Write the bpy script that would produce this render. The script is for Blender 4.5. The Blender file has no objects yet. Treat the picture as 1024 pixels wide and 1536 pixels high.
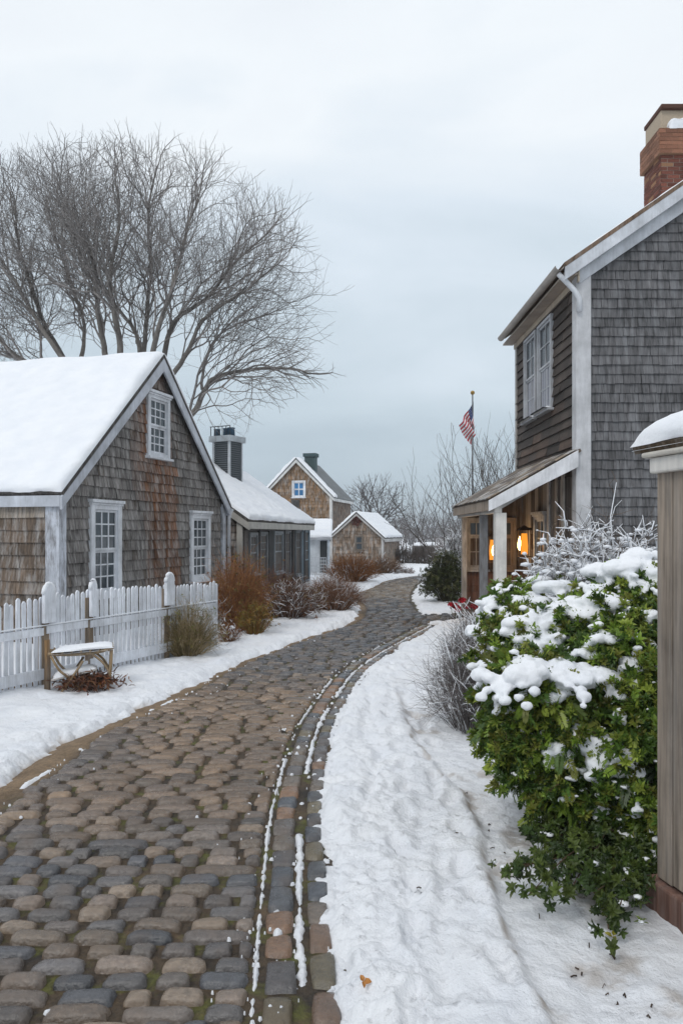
import bpy, math, random
import numpy as np
from mathutils import Vector, Matrix
from math import sin, cos, pi, radians, sqrt

# ------------------------------------------------------------------ camera, sky, sun
SC = bpy.context.scene
EYE, FPX, HOR = 1.7, 1150.0, 800.0            # eye height, focal length and horizon row measured in the 1024x1536 photograph
cam_d = bpy.data.cameras.new('camera')
cam = bpy.data.objects.new('camera', cam_d)
SC.collection.objects.link(cam)
cam.location = (0, 0, EYE)
cam.rotation_euler = (radians(90), 0, 0)
cam_d.sensor_fit = 'HORIZONTAL'
cam_d.sensor_width = 36
cam_d.lens = FPX / 1024 * 36
cam_d.shift_y = (HOR - 768) / 1024
cam_d.clip_start, cam_d.clip_end = 0.05, 3000
SC.camera = cam

SUN_EL, SUN_AZ = radians(48), radians(215)    # soft light from behind the camera, a little left
world = bpy.data.worlds.new('World')
SC.world = world
world.use_nodes = True
wt = world.node_tree
wt.nodes.clear()
wo = wt.nodes.new('ShaderNodeOutputWorld')
bg = wt.nodes.new('ShaderNodeBackground')
bg.inputs['Strength'].default_value = 0.1
sky = wt.nodes.new('ShaderNodeTexSky')
sky.sky_type = 'NISHITA'
sky.sun_disc = False
sky.sun_elevation = SUN_EL
sky.sun_rotation = SUN_AZ
# a closed overcast deck in front of the clear sky: colour by elevation, broken by soft cloud noise
tc = wt.nodes.new('ShaderNodeTexCoord')
sep = wt.nodes.new('ShaderNodeSeparateXYZ')
wt.links.new(tc.outputs['Generated'], sep.inputs[0])
mp = wt.nodes.new('ShaderNodeMapping')
mp.inputs['Scale'].default_value = (1.3, 1.3, 3.2)
mp.inputs['Rotation'].default_value = (0.5, 0.35, 0)
wt.links.new(tc.outputs['Generated'], mp.inputs['Vector'])
cn = wt.nodes.new('ShaderNodeTexNoise')
cn.inputs['Scale'].default_value = 1.7
cn.inputs['Detail'].default_value = 5
cn.inputs['Roughness'].default_value = 0.5
cn.inputs['Distortion'].default_value = 0.5
wt.links.new(mp.outputs[0], cn.inputs['Vector'])
ma = wt.nodes.new('ShaderNodeMath'); ma.operation = 'MULTIPLY_ADD'
wt.links.new(cn.outputs['Fac'], ma.inputs[0]); ma.inputs[1].default_value = 0.55
wt.links.new(sep.outputs['Z'], ma.inputs[2])
mb_ = wt.nodes.new('ShaderNodeMath'); mb_.operation = 'SUBTRACT'
wt.links.new(ma.outputs[0], mb_.inputs[0]); mb_.inputs[1].default_value = 0.275
ramp = wt.nodes.new('ShaderNodeValToRGB')
wt.links.new(mb_.outputs[0], ramp.inputs[0])
def srgb(r, g, b):
    return tuple(((c / 255) / 12.92 if c / 255 <= .04045 else ((c / 255 + .055) / 1.055) ** 2.4) for c in (r, g, b))
els = ramp.color_ramp.elements
els[0].position = 0.0;  els[0].color = (*srgb(169, 184, 196), 1)
els[1].position = 1.0;  els[1].color = (*srgb(212, 218, 226), 1)
for p, c in ((.10, (181, 196, 207)), (.20, (196, 210, 220)), (.34, (215, 226, 236)), (.5, (235, 241, 246)), (.62, (230, 236, 242))):
    e = els.new(p); e.color = (*srgb(*c), 1)
sc10 = wt.nodes.new('ShaderNodeVectorMath'); sc10.operation = 'SCALE'
wt.links.new(ramp.outputs[0], sc10.inputs[0]); sc10.inputs['Scale'].default_value = 10.0
mixw = wt.nodes.new('ShaderNodeMix'); mixw.data_type = 'RGBA'
mixw.inputs[0].default_value = 0.96
wt.links.new(sky.outputs[0], mixw.inputs[6]); wt.links.new(sc10.outputs[0], mixw.inputs[7])
wt.links.new(mixw.outputs[2], bg.inputs[0]); wt.links.new(bg.outputs[0], wo.inputs[0])

sun_d = bpy.data.lights.new('sun', 'SUN')
sun_d.energy, sun_d.angle, sun_d.color = 0.9, radians(18), (1, .97, .93)
sun = bpy.data.objects.new('sun', sun_d)
SC.collection.objects.link(sun)
sd = Vector((sin(SUN_AZ) * cos(SUN_EL), cos(SUN_AZ) * cos(SUN_EL), sin(SUN_EL)))
sun.rotation_euler = sd.to_track_quat('Z', 'Y').to_euler()

vs = SC.view_settings
vs.view_transform, vs.look, vs.gamma, vs.use_curve_mapping = 'Standard', 'None', 1, False
vs.exposure = 0.17
SC.cycles.max_bounces = 6
SC.cycles.use_denoising = True

# ------------------------------------------------------------------ helpers
def lin(r, g, b, k=1.0):
    return np.array(srgb(r, g, b)) * k
def P(px, py, d):
    """point seen at photo pixel (px, py), d metres ahead"""
    return np.array([(px - 512) / FPX * d, d, EYE + (HOR - py) / FPX * d])
def PX(px, d): return (px - 512) / FPX * d
def PZ(py, d): return EYE + (HOR - py) / FPX * d
def unit(v):
    v = np.asarray(v, float); return v / max(1e-9, np.linalg.norm(v))
UP = np.array([0., 0., 1.])

def _hash(ix, iy, seed):
    h = (ix.astype(np.int64) * 374761393 + iy.astype(np.int64) * 668265263 + seed * 974634527) & 0x7fffffff
    h = ((h ^ (h >> 13)) * 1274126177) & 0x7fffffff
    return ((h ^ (h >> 16)) & 0xffff) / 65535.0
def vn(x, y, seed=0):
    x = np.asarray(x, float); y = np.asarray(y, float)
    ix, iy = np.floor(x), np.floor(y)
    fx, fy = x - ix, y - iy
    fx = fx * fx * (3 - 2 * fx); fy = fy * fy * (3 - 2 * fy)
    a, b = _hash(ix, iy, seed), _hash(ix + 1, iy, seed)
    c, d = _hash(ix, iy + 1, seed), _hash(ix + 1, iy + 1, seed)
    return (a * (1 - fx) + b * fx) * (1 - fy) + (c * (1 - fx) + d * fx) * fy
def fbm(x, y, seed=0, octv=4):
    s, a, t = 0, 1.0, 0
    for o in range(octv):
        s = s + a * vn(x * 2 ** o + 13.7 * o, y * 2 ** o - 7.1 * o, seed + o); t += a; a *= .5
    return s / t
def sstep(a, b, x):
    t = np.clip((x - a) / (b - a), 0, 1); return t * t * (3 - 2 * t)

class MB:
    """collects faces and links them as ONE mesh object"""
    def __init__(s): s.v = []; s.n = 0; s.f = []; s.vc = []
    def add(s, verts, faces, col=None, smooth=False, vcol=None, mat=0):
        verts = np.asarray(verts, float).reshape(-1, 3)
        if len(verts) == 0: return
        faces = np.asarray(faces, int)
        if faces.ndim == 1: faces = faces[None]
        if col is None: col = (.5, .5, .5)
        col = np.broadcast_to(np.asarray(col, float), (len(faces), 3))
        s.v.append(verts); s.f.append((faces + s.n, col, smooth, mat)); s.n += len(verts)
        s.vc.append(np.broadcast_to(np.asarray(vcol if vcol is not None else (0, 0, 0), float), (len(verts), 3)) if vcol is not None else None)
    def box(s, o, a, b, c, col=None, mat=0):
        """box from corner o along edge vectors a, b, c"""
        o, a, b, c = (np.asarray(q, float) for q in (o, a, b, c))
        if np.dot(np.cross(a, b), c) < 0: a, b = b, a
        v = [o, o + a, o + a + b, o + b, o + c, o + a + c, o + a + b + c, o + b + c]
        s.add(v, [[0, 3, 2, 1], [4, 5, 6, 7], [0, 1, 5, 4], [1, 2, 6, 5], [2, 3, 7, 6], [3, 0, 4, 7]], col, mat=mat)
    def cbox(s, c, hx, hy, hz, col=None, mat=0):
        s.box((c[0] - hx, c[1] - hy, c[2] - hz), (2 * hx, 0, 0), (0, 2 * hy, 0), (0, 0, 2 * hz), col, mat)
    def beam(s, p, q, w, h, up=UP, col=None, off=0.0):
        """rectangular bar from p to q; w sideways, h along up"""
        p, q = np.asarray(p, float), np.asarray(q, float)
        d = unit(q - p); side = unit(np.cross(d, up)); u = np.cross(side, d)
        s.box(p - side * w / 2 - u * h / 2 + u * off, q - p, side * w, u * h, col)
    def prism(s, poly, ext, col=None):
        """polygon (n,3) extruded by vector ext"""
        poly = np.asarray(poly, float); n = len(poly); ext = np.asarray(ext, float)
        nrm = np.zeros(3)
        for i in range(n): nrm += np.cross(poly[i], poly[(i + 1) % n])
        if np.dot(nrm, ext) > 0: poly = poly[::-1]
        v = np.vstack([poly, poly + ext])
        s.add(v, [list(range(n))], col); s.f[-1] = (s.f[-1][0], s.f[-1][1], False, 0)
        base = s.n - len(v)
        s.f.append((np.array([list(range(n, 2 * n))[::-1]]) + base, np.broadcast_to(np.asarray(col if col is not None else (.5,) * 3, float), (1, 3)), False, 0))
        sd_ = np.array([[i, i + n, (i + 1) % n + n, (i + 1) % n] for i in range(n)]) + base
        s.f.append((sd_, np.broadcast_to(np.asarray(col if col is not None else (.5,) * 3, float), (n, 3)), False, 0))
    def tube(s, pts, rad, sides=6, col=None, smooth=True, cap=True):
        pts = np.asarray(pts, float); n = len(pts)
        rad = np.broadcast_to(np.asarray(rad, float), (n,))
        t = np.gradient(pts, axis=0); t /= np.maximum(1e-9, np.linalg.norm(t, axis=1))[:, None]
        ref = np.array([.31, .52, .79]) if abs(t[0] @ np.array([.31, .52, .79])) < .9 else np.array([1., 0, 0])
        a = np.cross(t, ref); a /= np.maximum(1e-9, np.linalg.norm(a, axis=1))[:, None]
        b = np.cross(t, a)
        th = np.arange(sides) * 2 * pi / sides
        ring = pts[:, None] + rad[:, None, None] * (a[:, None] * np.cos(th)[None, :, None] + b[:, None] * np.sin(th)[None, :, None])
        i = np.arange(n - 1)[:, None] * sides; j = np.arange(sides)[None]; k = (j + 1) % sides
        f = np.stack([i + j, i + k, i + sides + k, i + sides + j], -1).reshape(-1, 4)
        s.add(ring.reshape(-1, 3), f, col, smooth)
        if cap and sides > 3:
            base = s.n - n * sides
            cc = np.broadcast_to(np.asarray(col if col is not None else (.5,) * 3, float), (1, 3))
            s.f.append((np.array([list(range(sides))[::-1]]) + base, cc, False, 0))
            s.f.append((np.array([list(range(sides))]) + base + (n - 1) * sides, cc, False, 0))
    def grid(s, pts, col=None, smooth=True, vcol=None, flip=False):
        """pts (m, n, 3) -> quads"""
        m, n = pts.shape[:2]
        i = np.arange(m - 1)[:, None] * n; j = np.arange(n - 1)[None]
        f = np.stack([i + j, i + j + 1, i + n + j + 1, i + n + j], -1).reshape(-1, 4)
        if flip: f = f[:, ::-1]
        if col is not None and np.asarray(col).ndim == 3: col = np.asarray(col).reshape(-1, 3)
        s.add(pts.reshape(-1, 3), f, col, smooth, vcol)
    def build(s, name, mats, parent=None, bevel=0, **kw):
        me = bpy.data.meshes.new(name)
        V = np.vstack(s.v); nf = sum(len(f[0]) for f in s.f)
        me.vertices.add(len(V)); me.vertices.foreach_set('co', V.astype(np.float32).ravel())
        loops = np.concatenate([f[0].ravel() for f in s.f]); tot = np.concatenate([np.full(len(f[0]), f[0].shape[1]) for f in s.f])
        me.loops.add(len(loops)); me.loops.foreach_set('vertex_index', loops.astype(np.int32))
        me.polygons.add(nf)
        me.polygons.foreach_set('loop_start', np.concatenate([[0], np.cumsum(tot)[:-1]]).astype(np.int32))
        me.polygons.foreach_set('loop_total', tot.astype(np.int32))
        me.polygons.foreach_set('use_smooth', np.concatenate([np.full(len(f[0]), f[2]) for f in s.f]))
        me.polygons.foreach_set('material_index', np.concatenate([np.full(len(f[0]), f[3]) for f in s.f]).astype(np.int32))
        me.update(calc_edges=True)
        at = me.attributes.new('col', 'FLOAT_COLOR', 'CORNER')
        fc = np.vstack([f[1] for f in s.f]); lc = np.repeat(fc, tot, axis=0)
        if any(v is not None for v in s.vc):
            vc = np.vstack([v if v is not None else np.full((len(q), 3), .5) for v, q in zip(s.vc, s.v)]); lc = vc[loops]
        at.data.foreach_set('color', np.hstack([lc, np.ones((len(lc), 1))]).astype(np.float32).ravel())
        for m in (mats if isinstance(mats, (list, tuple)) else [mats]): me.materials.append(m)
        o = bpy.data.objects.new(name, me)
        SC.collection.objects.link(o)
        if parent is not None: hang(o, parent)
        if bevel:
            b = o.modifiers.new('bevel', 'BEVEL'); b.width = bevel; b.segments = 2; b.limit_method = 'ANGLE'
        for k, v in kw.items(): o[k] = v
        return o
def hang(o, parent):
    o.parent = parent
    if parent.type == 'EMPTY': o.matrix_parent_inverse = Matrix.Translation(-parent.location)
def thing(name, label, cat, loc, group=None):
    o = bpy.data.objects.new(name, None); SC.collection.objects.link(o)
    o.empty_display_size = .2
    o.location = Vector([float(q) for q in loc]); o['label'] = label; o['category'] = cat
    if group: o['group'] = group
    return o
def tag(o, label, cat, group=None):
    o['label'] = label; o['category'] = cat
    if group: o['group'] = group
    return o

# ------------------------------------------------------------------ materials
def nodes(name):
    m = bpy.data.materials.new(name); m.use_nodes = True
    nt = m.node_tree; nt.nodes.clear()
    out = nt.nodes.new('ShaderNodeOutputMaterial'); b = nt.nodes.new('ShaderNodeBsdfPrincipled')
    nt.links.new(b.outputs[0], out.inputs[0])
    return m, nt, b
def noise(nt, scale, detail=4, rough=.55, vec=(1, 1, 1), along=None):
    t = nt.nodes.new('ShaderNodeTexCoord'); mp = nt.nodes.new('ShaderNodeMapping')
    if along is not None:      # measure along the wall and up it only, so that grain stays plumb on tilted shingles
        dt = nt.nodes.new('ShaderNodeVectorMath'); dt.operation = 'DOT_PRODUCT'; dt.inputs[1].default_value = (float(along[0]), float(along[1]), 0)
        sp = nt.nodes.new('ShaderNodeSeparateXYZ'); cb = nt.nodes.new('ShaderNodeCombineXYZ')
        nt.links.new(t.outputs['Object'], dt.inputs[0]); nt.links.new(t.outputs['Object'], sp.inputs[0])
        nt.links.new(dt.outputs['Value'], cb.inputs[0]); nt.links.new(sp.outputs[2], cb.inputs[2])
        mp.inputs['Scale'].default_value = vec; nt.links.new(cb.outputs[0], mp.inputs['Vector'])
        n = nt.nodes.new('ShaderNodeTexNoise'); n.inputs['Scale'].default_value = scale
        n.inputs['Detail'].default_value = detail; n.inputs['Roughness'].default_value = rough
        nt.links.new(mp.outputs[0], n.inputs['Vector']); return n.outputs['Fac']
    mp.inputs['Scale'].default_value = vec
    nt.links.new(t.outputs['Object'], mp.inputs['Vector'])
    n = nt.nodes.new('ShaderNodeTexNoise'); n.inputs['Scale'].default_value = scale
    n.inputs['Detail'].default_value = detail; n.inputs['Roughness'].default_value = rough
    nt.links.new(mp.outputs[0], n.inputs['Vector'])
    return n.outputs['Fac']
def mrange(nt, val, a, b, c, d):
    r = nt.nodes.new('ShaderNodeMapRange'); nt.links.new(val, r.inputs[0])
    for i, q in enumerate((a, b, c, d)): r.inputs[i + 1].default_value = q
    return r.outputs[0]
def mixc(nt, fac, a, b, mode='MIX'):
    m = nt.nodes.new('ShaderNodeMix'); m.data_type = 'RGBA'; m.blend_type = mode
    for sock, val in ((0, fac), (6, a), (7, b)):
        if isinstance(val, (int, float)): m.inputs[sock].default_value = val
        elif hasattr(val, 'links'): nt.links.new(val, m.inputs[sock])
        else: m.inputs[sock].default_value = (*val, 1)
    return m.outputs[2]
def attr(nt):
    a = nt.nodes.new('ShaderNodeAttribute'); a.attribute_name = 'col'; return a.outputs['Color']
def bump(nt, b, h, strength=.3, dist=.01, prev=None):
    n = nt.nodes.new('ShaderNodeBump'); n.inputs['Strength'].default_value = strength; n.inputs['Distance'].default_value = dist
    nt.links.new(h, n.inputs['Height'])
    if prev is not None: nt.links.new(prev, n.inputs['Normal'])
    nt.links.new(n.outputs[0], b.inputs['Normal'])
    return n.outputs[0]
def grained(name, vec, scale=1, amt=.5, rough=.8, bmp=.3, stain=None, stain_amt=.6, along=None, spec=.3):
    """attribute colour, broken by stretched grain and, if asked, by pale or dark weather stains"""
    m, nt, b = nodes(name)
    n = noise(nt, scale, 6, .65, vec, along)
    c = mixc(nt, 1.0, attr(nt), mrange(nt, n, .25, .75, 1 - amt, 1 + amt), 'MULTIPLY')
    nn = noise(nt, 2.3, 5, .6)
    c = mixc(nt, 1.0, c, mrange(nt, nn, .3, .7, .72, 1.22), 'MULTIPLY')
    if stain is not None:
        s = noise(nt, 1, 6, .7, (vec[0] * .35, vec[1] * .35, vec[2] * .6), along)
        c = mixc(nt, mrange(nt, s, .47, .70, 0, stain_amt), c, stain)
    nt.links.new(c, b.inputs['Base Color'])
    b.inputs['Roughness'].default_value = rough
    b.inputs['Specular IOR Level'].default_value = spec
    bump(nt, b, n, bmp, .006)
    return m

def plain(name, rough=.7, scale=30, amt=.15, bmp=.15, spec=.4, metal=0):
    m, nt, b = nodes(name)
    n = noise(nt, scale, 5, .6)
    c = mixc(nt, 1.0, attr(nt), mrange(nt, n, .25, .75, 1 - amt, 1 + amt), 'MULTIPLY')
    nt.links.new(c, b.inputs['Base Color']); b.inputs['Roughness'].default_value = rough
    b.inputs['Specular IOR Level'].default_value = spec; b.inputs['Metallic'].default_value = metal
    bump(nt, b, n, bmp, .004)
    return m

# snow: clean, a little blue, granular
def snow_mat(name, ground=False):
    m, nt, b = nodes(name)
    n1 = noise(nt, 18, 6, .65); n2 = noise(nt, 140, 4, .7); n3 = noise(nt, 3, 4, .5)
    base = mixc(nt, mrange(nt, n3, .3, .7, 0, 1), (.80, .82, .86), (.87, .88, .90))
    base = mixc(nt, mrange(nt, n2, .62, .8, 0, .25), base, (.70, .74, .80))
    if ground:
        base = mixc(nt, 1.0, base, attr(nt), 'MULTIPLY')
    nt.links.new(base, b.inputs['Base Color'])
    b.inputs['Roughness'].default_value = .62
    b.inputs['Specular IOR Level'].default_value = .25
    p = bump(nt, b, n1, .75 if ground else .3, .035)
    bump(nt, b, n2, .45 if ground else .25, .008, p)
    return m
M = {}
M['snow'] = snow_mat('snow')
M['snow_ground'] = snow_mat('snow_on_ground', True)
M['shingle'] = grained('weathered_shingle', (30, 30, 3.2), 1, .8, .85, .5, lin(188, 184, 180, .8), .75)
_wm = {}
def wallmat(kind, along):
    k = (kind, round(float(along[0]), 3), round(float(along[1]), 3))
    if k not in _wm:
        _wm[k] = {'shingle': lambda: grained('weathered_shingle', (26, 26, 3.0), 1, .85, .85, .5, lin(184, 181, 178, .85), .95, along),
                  'shingle_gray': lambda: grained('gray_shingle', (24, 24, 2.2), 1, .78, .85, .5, lin(156, 157, 160, .8), .6, along)}[kind]()
    return _wm[k]
M['shingle_gray'] = grained('gray_shingle', (34, 34, 2.4), 1, .55, .85, .5, lin(150, 152, 158, .8), .32)
M['clapboard'] = grained('dark_clapboard', (8, 8, 60), 1, .4, .75, .4)
M['board'] = grained('weathered_board', (38, 38, 2.0), 1, .60, .85, .6, lin(150, 146, 142, .9), .45)
M['paint'] = grained('old_white_paint', (30, 30, 3), 1, .10, .6, .15, lin(150, 150, 150), .35, spec=.4)
M['peel'] = grained('peeling_white_paint', (34, 34, 5), 1, .2, .7, .3, lin(96, 92, 90), .95)
M['fence'] = grained('white_fence_paint', (60, 60, 6), 1, .12, .65, .25, lin(150, 148, 146), .4)
M['plain'] = plain('painted')
M['metal'] = plain('metal', .4, 30, .12, .05, .5, .6)
M['bark'] = grained('bark', (25, 25, 6), 1, .4, .9, .6)
M['twig'] = plain('twig', .85, 12, .3, .1)
M['brick'] = plain('brick', .9, 60, .35, .5)
def leaf_mat(name):
    m, nt, b = nodes(name)
    n = noise(nt, 26, 3, .5)
    c = mixc(nt, 1.0, attr(nt), mrange(nt, n, .25, .75, .65, 1.35), 'MULTIPLY')
    nt.links.new(c, b.inputs['Base Color']); b.inputs['Roughness'].default_value = .42
    b.inputs['Specular IOR Level'].default_value = .4
    tr = nt.nodes.new('ShaderNodeBsdfTranslucent'); nt.links.new(c, tr.inputs[0])
    mx = nt.nodes.new('ShaderNodeMixShader'); mx.inputs[0].default_value = .22
    nt.links.new(b.outputs[0], mx.inputs[1]); nt.links.new(tr.outputs[0], mx.inputs[2])
    nt.links.new(mx.outputs[0], [x for x in nt.nodes if x.type == 'OUTPUT_MATERIAL'][0].inputs[0])
    return m
M['leaf'] = leaf_mat('leaf')
def glass_mat(name, alpha=1.0, col=(.03, .038, .045), rough=.04):
    m, nt, b = nodes(name)
    n = noise(nt, 1.7, 3, .5); n2 = noise(nt, 9, 3, .5)
    c = mixc(nt, mrange(nt, n, .35, .7, 0, 1), col, tuple(np.array(col) * 2.2))
    nt.links.new(c, b.inputs['Base Color']); b.inputs['Roughness'].default_value = rough
    b.inputs['Specular IOR Level'].default_value = .6
    bump(nt, b, n2, .06, .02)
    if alpha < 1:
        tr = nt.nodes.new('ShaderNodeBsdfTransparent'); mx = nt.nodes.new('ShaderNodeMixShader'); mx.inputs[0].default_value = alpha
        nt.links.new(tr.outputs[0], mx.inputs[1]); nt.links.new(b.outputs[0], mx.inputs[2])
        nt.links.new(mx.outputs[0], [x for x in nt.nodes if x.type == 'OUTPUT_MATERIAL'][0].inputs[0])
    return m
M['glass'] = glass_mat('window_glass')
M['glass_clear'] = glass_mat('clear_window_glass', .45)
M['glass_blue'] = glass_mat('blue_window_glass', 1, (.02, .10, .22))
M['glass_gray'] = glass_mat('clouded_window_glass', 1, (.20, .225, .24), .10)
def glow_mat(name, col, s):
    m = bpy.data.materials.new(name); m.use_nodes = True; nt = m.node_tree; nt.nodes.clear()
    o = nt.nodes.new('ShaderNodeOutputMaterial'); e = nt.nodes.new('ShaderNodeEmission')
    e.inputs[0].default_value = (*col, 1); e.inputs[1].default_value = s
    nt.links.new(e.outputs[0], o.inputs[0]); return m
M['flame'] = glow_mat('lamp_flame', (1, .66, .20), 14)
M['amber'] = glow_mat('lamp_amber_glass', (1, .34, .035), 1.0)

# ------------------------------------------------------------------ the lane: edges measured as depth -> x
def G(px, py):
    d = EYE * FPX / (py - HOR); return ((px - 512) / FPX * d, d)
R_PTS = [(-.30, -6), (-.30, 1.5), G(370, 1536), G(383, 1400), G(393, 1300), G(408, 1200), G(440, 1100), G(472, 1050), G(517, 1000), G(585, 960), G(634, 935),
         (1.62, 15.6), (1.66, 17.5), (1.80, 20), (2.1, 22.7), (2.62, 26), (3.4, 29.2), (4.8, 31), (7, 32.2), (11, 33)]
L_PTS = [(-2.15, -6), (-2.12, 1.5), (-2.10, 3), (-2.10, 4.6), (-2.06, 5.3), G(165, 1100), G(268, 1050), G(362, 1000), G(462, 960), G(532, 935), G(548, 920),
         G(547, 908), G(540, 893), G(566, 880), G(592, 869), G(641, 863), (5.2, 33.6), (8, 35.2), (11, 36)]
def catmull(pts, per=10):
    p = np.array(pts, float); p = np.vstack([2 * p[0] - p[1], p, 2 * p[-1] - p[-2]]); out = []
    for i in range(1, len(p) - 2):
        t = np.linspace(0, 1, per, endpoint=False)[:, None]
        a, b, c, d = p[i - 1], p[i], p[i + 1], p[i + 2]
        out.append(.5 * ((2 * b) + (c - a) * t + (2 * a - 5 * b + 4 * c - d) * t ** 2 + (3 * b - a - 3 * c + d) * t ** 3))
    return np.vstack(out + [p[-2][None]])
def arc(poly):
    return np.concatenate([[0], np.cumsum(np.linalg.norm(np.diff(poly, axis=0), axis=1))])
def resample(poly, s):
    a = arc(poly); return np.stack([np.interp(s, a, poly[:, k]) for k in range(poly.shape[1])], -1)
RC, LC = catmull(R_PTS), catmull(L_PTS)
NS = 700
R_ = resample(RC, np.linspace(0, arc(RC)[-1], NS))
L_ = resample(LC, np.linspace(0, arc(LC)[-1], NS))
# pair the two edges by depth where the lane runs ahead, so that courses of stone lie straight across it
CEN = (R_ + L_) / 2
KERB_W = .29
def offset_line(poly, w):
    t = np.gradient(poly, axis=0); t /= np.linalg.norm(t, axis=1)[:, None]
    return poly + np.stack([t[:, 1], -t[:, 0]], -1) * w
KI = R_[R_[:, 1] < 14.2]                     # the kerb follows the right edge as far as the side path
def poly_dist(pts, line):
    """distance of pts (n,2) to a polyline, and side sign (+ right of it)"""
    best = np.full(len(pts), 1e9); side = np.zeros(len(pts))
    for a, b in zip(line[:-1], line[1:]):
        d = b - a; L2 = d @ d
        t = np.clip(((pts - a) @ d) / L2, 0, 1)
        q = pts - (a + t[:, None] * d)
        dist = np.hypot(q[:, 0], q[:, 1])
        m = dist < best
        best[m] = dist[m]; side[m] = np.sign(d[1] * q[m, 0] - d[0] * q[m, 1])
    return best, side
def lane_signed(x, y):
    """metres outside the bare lane (kerb included); also metres left of its left edge"""
    pts = np.stack([x.ravel(), y.ravel()], -1)
    rl, ll = R_[::7], L_[::7]
    dr, sr = poly_dist(pts, rl); dl, sl = poly_dist(pts, ll)
    kw = np.where(pts[:, 1] < 14.3, KERB_W, .03)
    right = np.where(sr > 0, dr, -dr) - kw
    left = np.where(sl < 0, dl, -dl)
    d = np.maximum(right, left)
    # the side path that leaves to the right towards the porch
    px, py = pts[:, 0], pts[:, 1]
    cx = np.clip(px, 1.3, 3.3); mid = 15.25 + .25 * (cx - 1.3); half = .62 - .06 * (cx - 1.3)
    dp = np.where((px > 1.0) & (px < 3.6), np.abs(py - mid) - half, 9)
    d = np.minimum(d, dp)
    return d.reshape(x.shape), left.reshape(x.shape), right.reshape(x.shape)

# ------------------------------------------------------------------ ground, snow
def soil_mat():
    m, nt, b = nodes('wet_soil')
    n = noise(nt, 3.5, 6, .6); n2 = noise(nt, 40, 5, .6); n3 = noise(nt, 6, 4, .6)
    c = mixc(nt, mrange(nt, n, .35, .65, 0, 1), lin(42, 36, 30), lin(86, 70, 50))
    c = mixc(nt, mrange(nt, n3, .50, .64, 0, .8), c, lin(84, 86, 30))
    c = mixc(nt, attr(nt), c, mixc(nt, mrange(nt, n, .35, .65, 0, 1), lin(106, 86, 62), lin(136, 114, 88)))
    c = mixc(nt, 1.0, c, mrange(nt, n2, .2, .8, .4, 1.5), 'MULTIPLY')
    nt.links.new(c, b.inputs['Base Color']); b.inputs['Roughness'].default_value = .75
    bump(nt, b, n2, .8, .02)
    return m
M['soil'] = soil_mat()
def nonuni(a, b, step, out, grow=1.09):
    xs = list(np.arange(a, b, step)); s = step; x = xs[-1]
    while x < out[1]: s *= grow; x += s; xs.append(x)
    s = step; x = xs[0]; lo = []
    while x > out[0]: s *= grow; x -= s; lo.append(x)
    return np.array(lo[::-1] + xs)
gx = np.concatenate([nonuni(-2.6, -.5, .028, (-400, -.51), 1.12), np.arange(-.5, .32, .014), nonuni(.32, 2.0, .026, (.31, 400), 1.12)[0:]])
gx = np.unique(np.round(gx, 4)); gx = gx[np.concatenate([[True], np.diff(gx) > .004])]
gy = np.concatenate([[-30, -15, -8, -4, -1, 1], nonuni(2.3, 5.2, .016, (2.29, 900), 1.0065)])
gy = np.unique(np.round(gy, 4)); gy = gy[np.concatenate([[True], np.diff(gy) > .004])]
# beyond 60 m coarser rows
far = gy[gy > 60]; gy = np.concatenate([gy[gy <= 60], [62, 66, 72, 80, 95, 120, 160, 230, 350, 550, 900]])
X, Y = np.meshgrid(gx, gy)
D, DL, DR = lane_signed(X, Y)
edge = (fbm(X * 3.2, Y * 3.2, 5) - .5) * .22 + (fbm(X * 14, Y * 14, 9) - .5) * .14 + (fbm(X * 45, Y * 45, 19, 2) - .5) * .05
rise = np.where(DR > DL, sstep(-.10, .16, D + edge * .8), sstep(-.03, .30, D + edge))
# left verge: thin line of snow along the stones, bare strip behind it, then the bank
leftz = (DL > -.05) & (Y < 9.5) & (DR < 0)
fadev = sstep(9.5, 7.0, Y)
strip = np.exp(-((DL - .07 - .05 * (fbm(X * 2, Y * 2, 3) - .5)) / .045) ** 2) * sstep(.30, .52, fbm(X * 2.2, Y * 2.2, 31)) * sstep(.2, .45, fbm(X * 20, Y * 20, 77) + .15)
bank = sstep(.12, .46, DL + edge * 1.8)
rise = np.where(leftz, rise * (1 - fadev) + fadev * np.maximum(bank, strip * .62), rise)
lump = (fbm(X * 2.1, Y * 2.1, 41) - .5) * .10 + (fbm(X * 7, Y * 7, 43) - .5) * .055 + (fbm(X * 22, Y * 22, 47) - .5) * .040 + (fbm(X * 60, Y * 60, 49, 2) - .5) * .008
Z = -.075 + rise * (.125 + lump * sstep(.1, .9, rise))
# right bank: a trodden step, lower and smoother beyond it
stepx = .73 + .05 * np.sin(Y * 1.7) + .16 * (fbm(Y * 1.1, Y * 0 + 3.3, 61) - .5) + .05 * (fbm(Y * 6, Y * 0 + 1.3, 62) - .5) - .06 * np.clip(Y - 5, 0, 5)
lower = sstep(-.02, .05, X - stepx) * sstep(10, 6, Y) * (DR > 0)
Z = Z - lower * (.055 + .4 * lump * (D > .3))
rut = np.exp(-((X - stepx + .33 + .05 * np.sin(Y * 2.2)) / .05) ** 2) * (DR > 0) * sstep(11, 7, Y) * (.4 + fbm(X * 3, Y * 3, 71))
Z = Z - rut * .022
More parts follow.
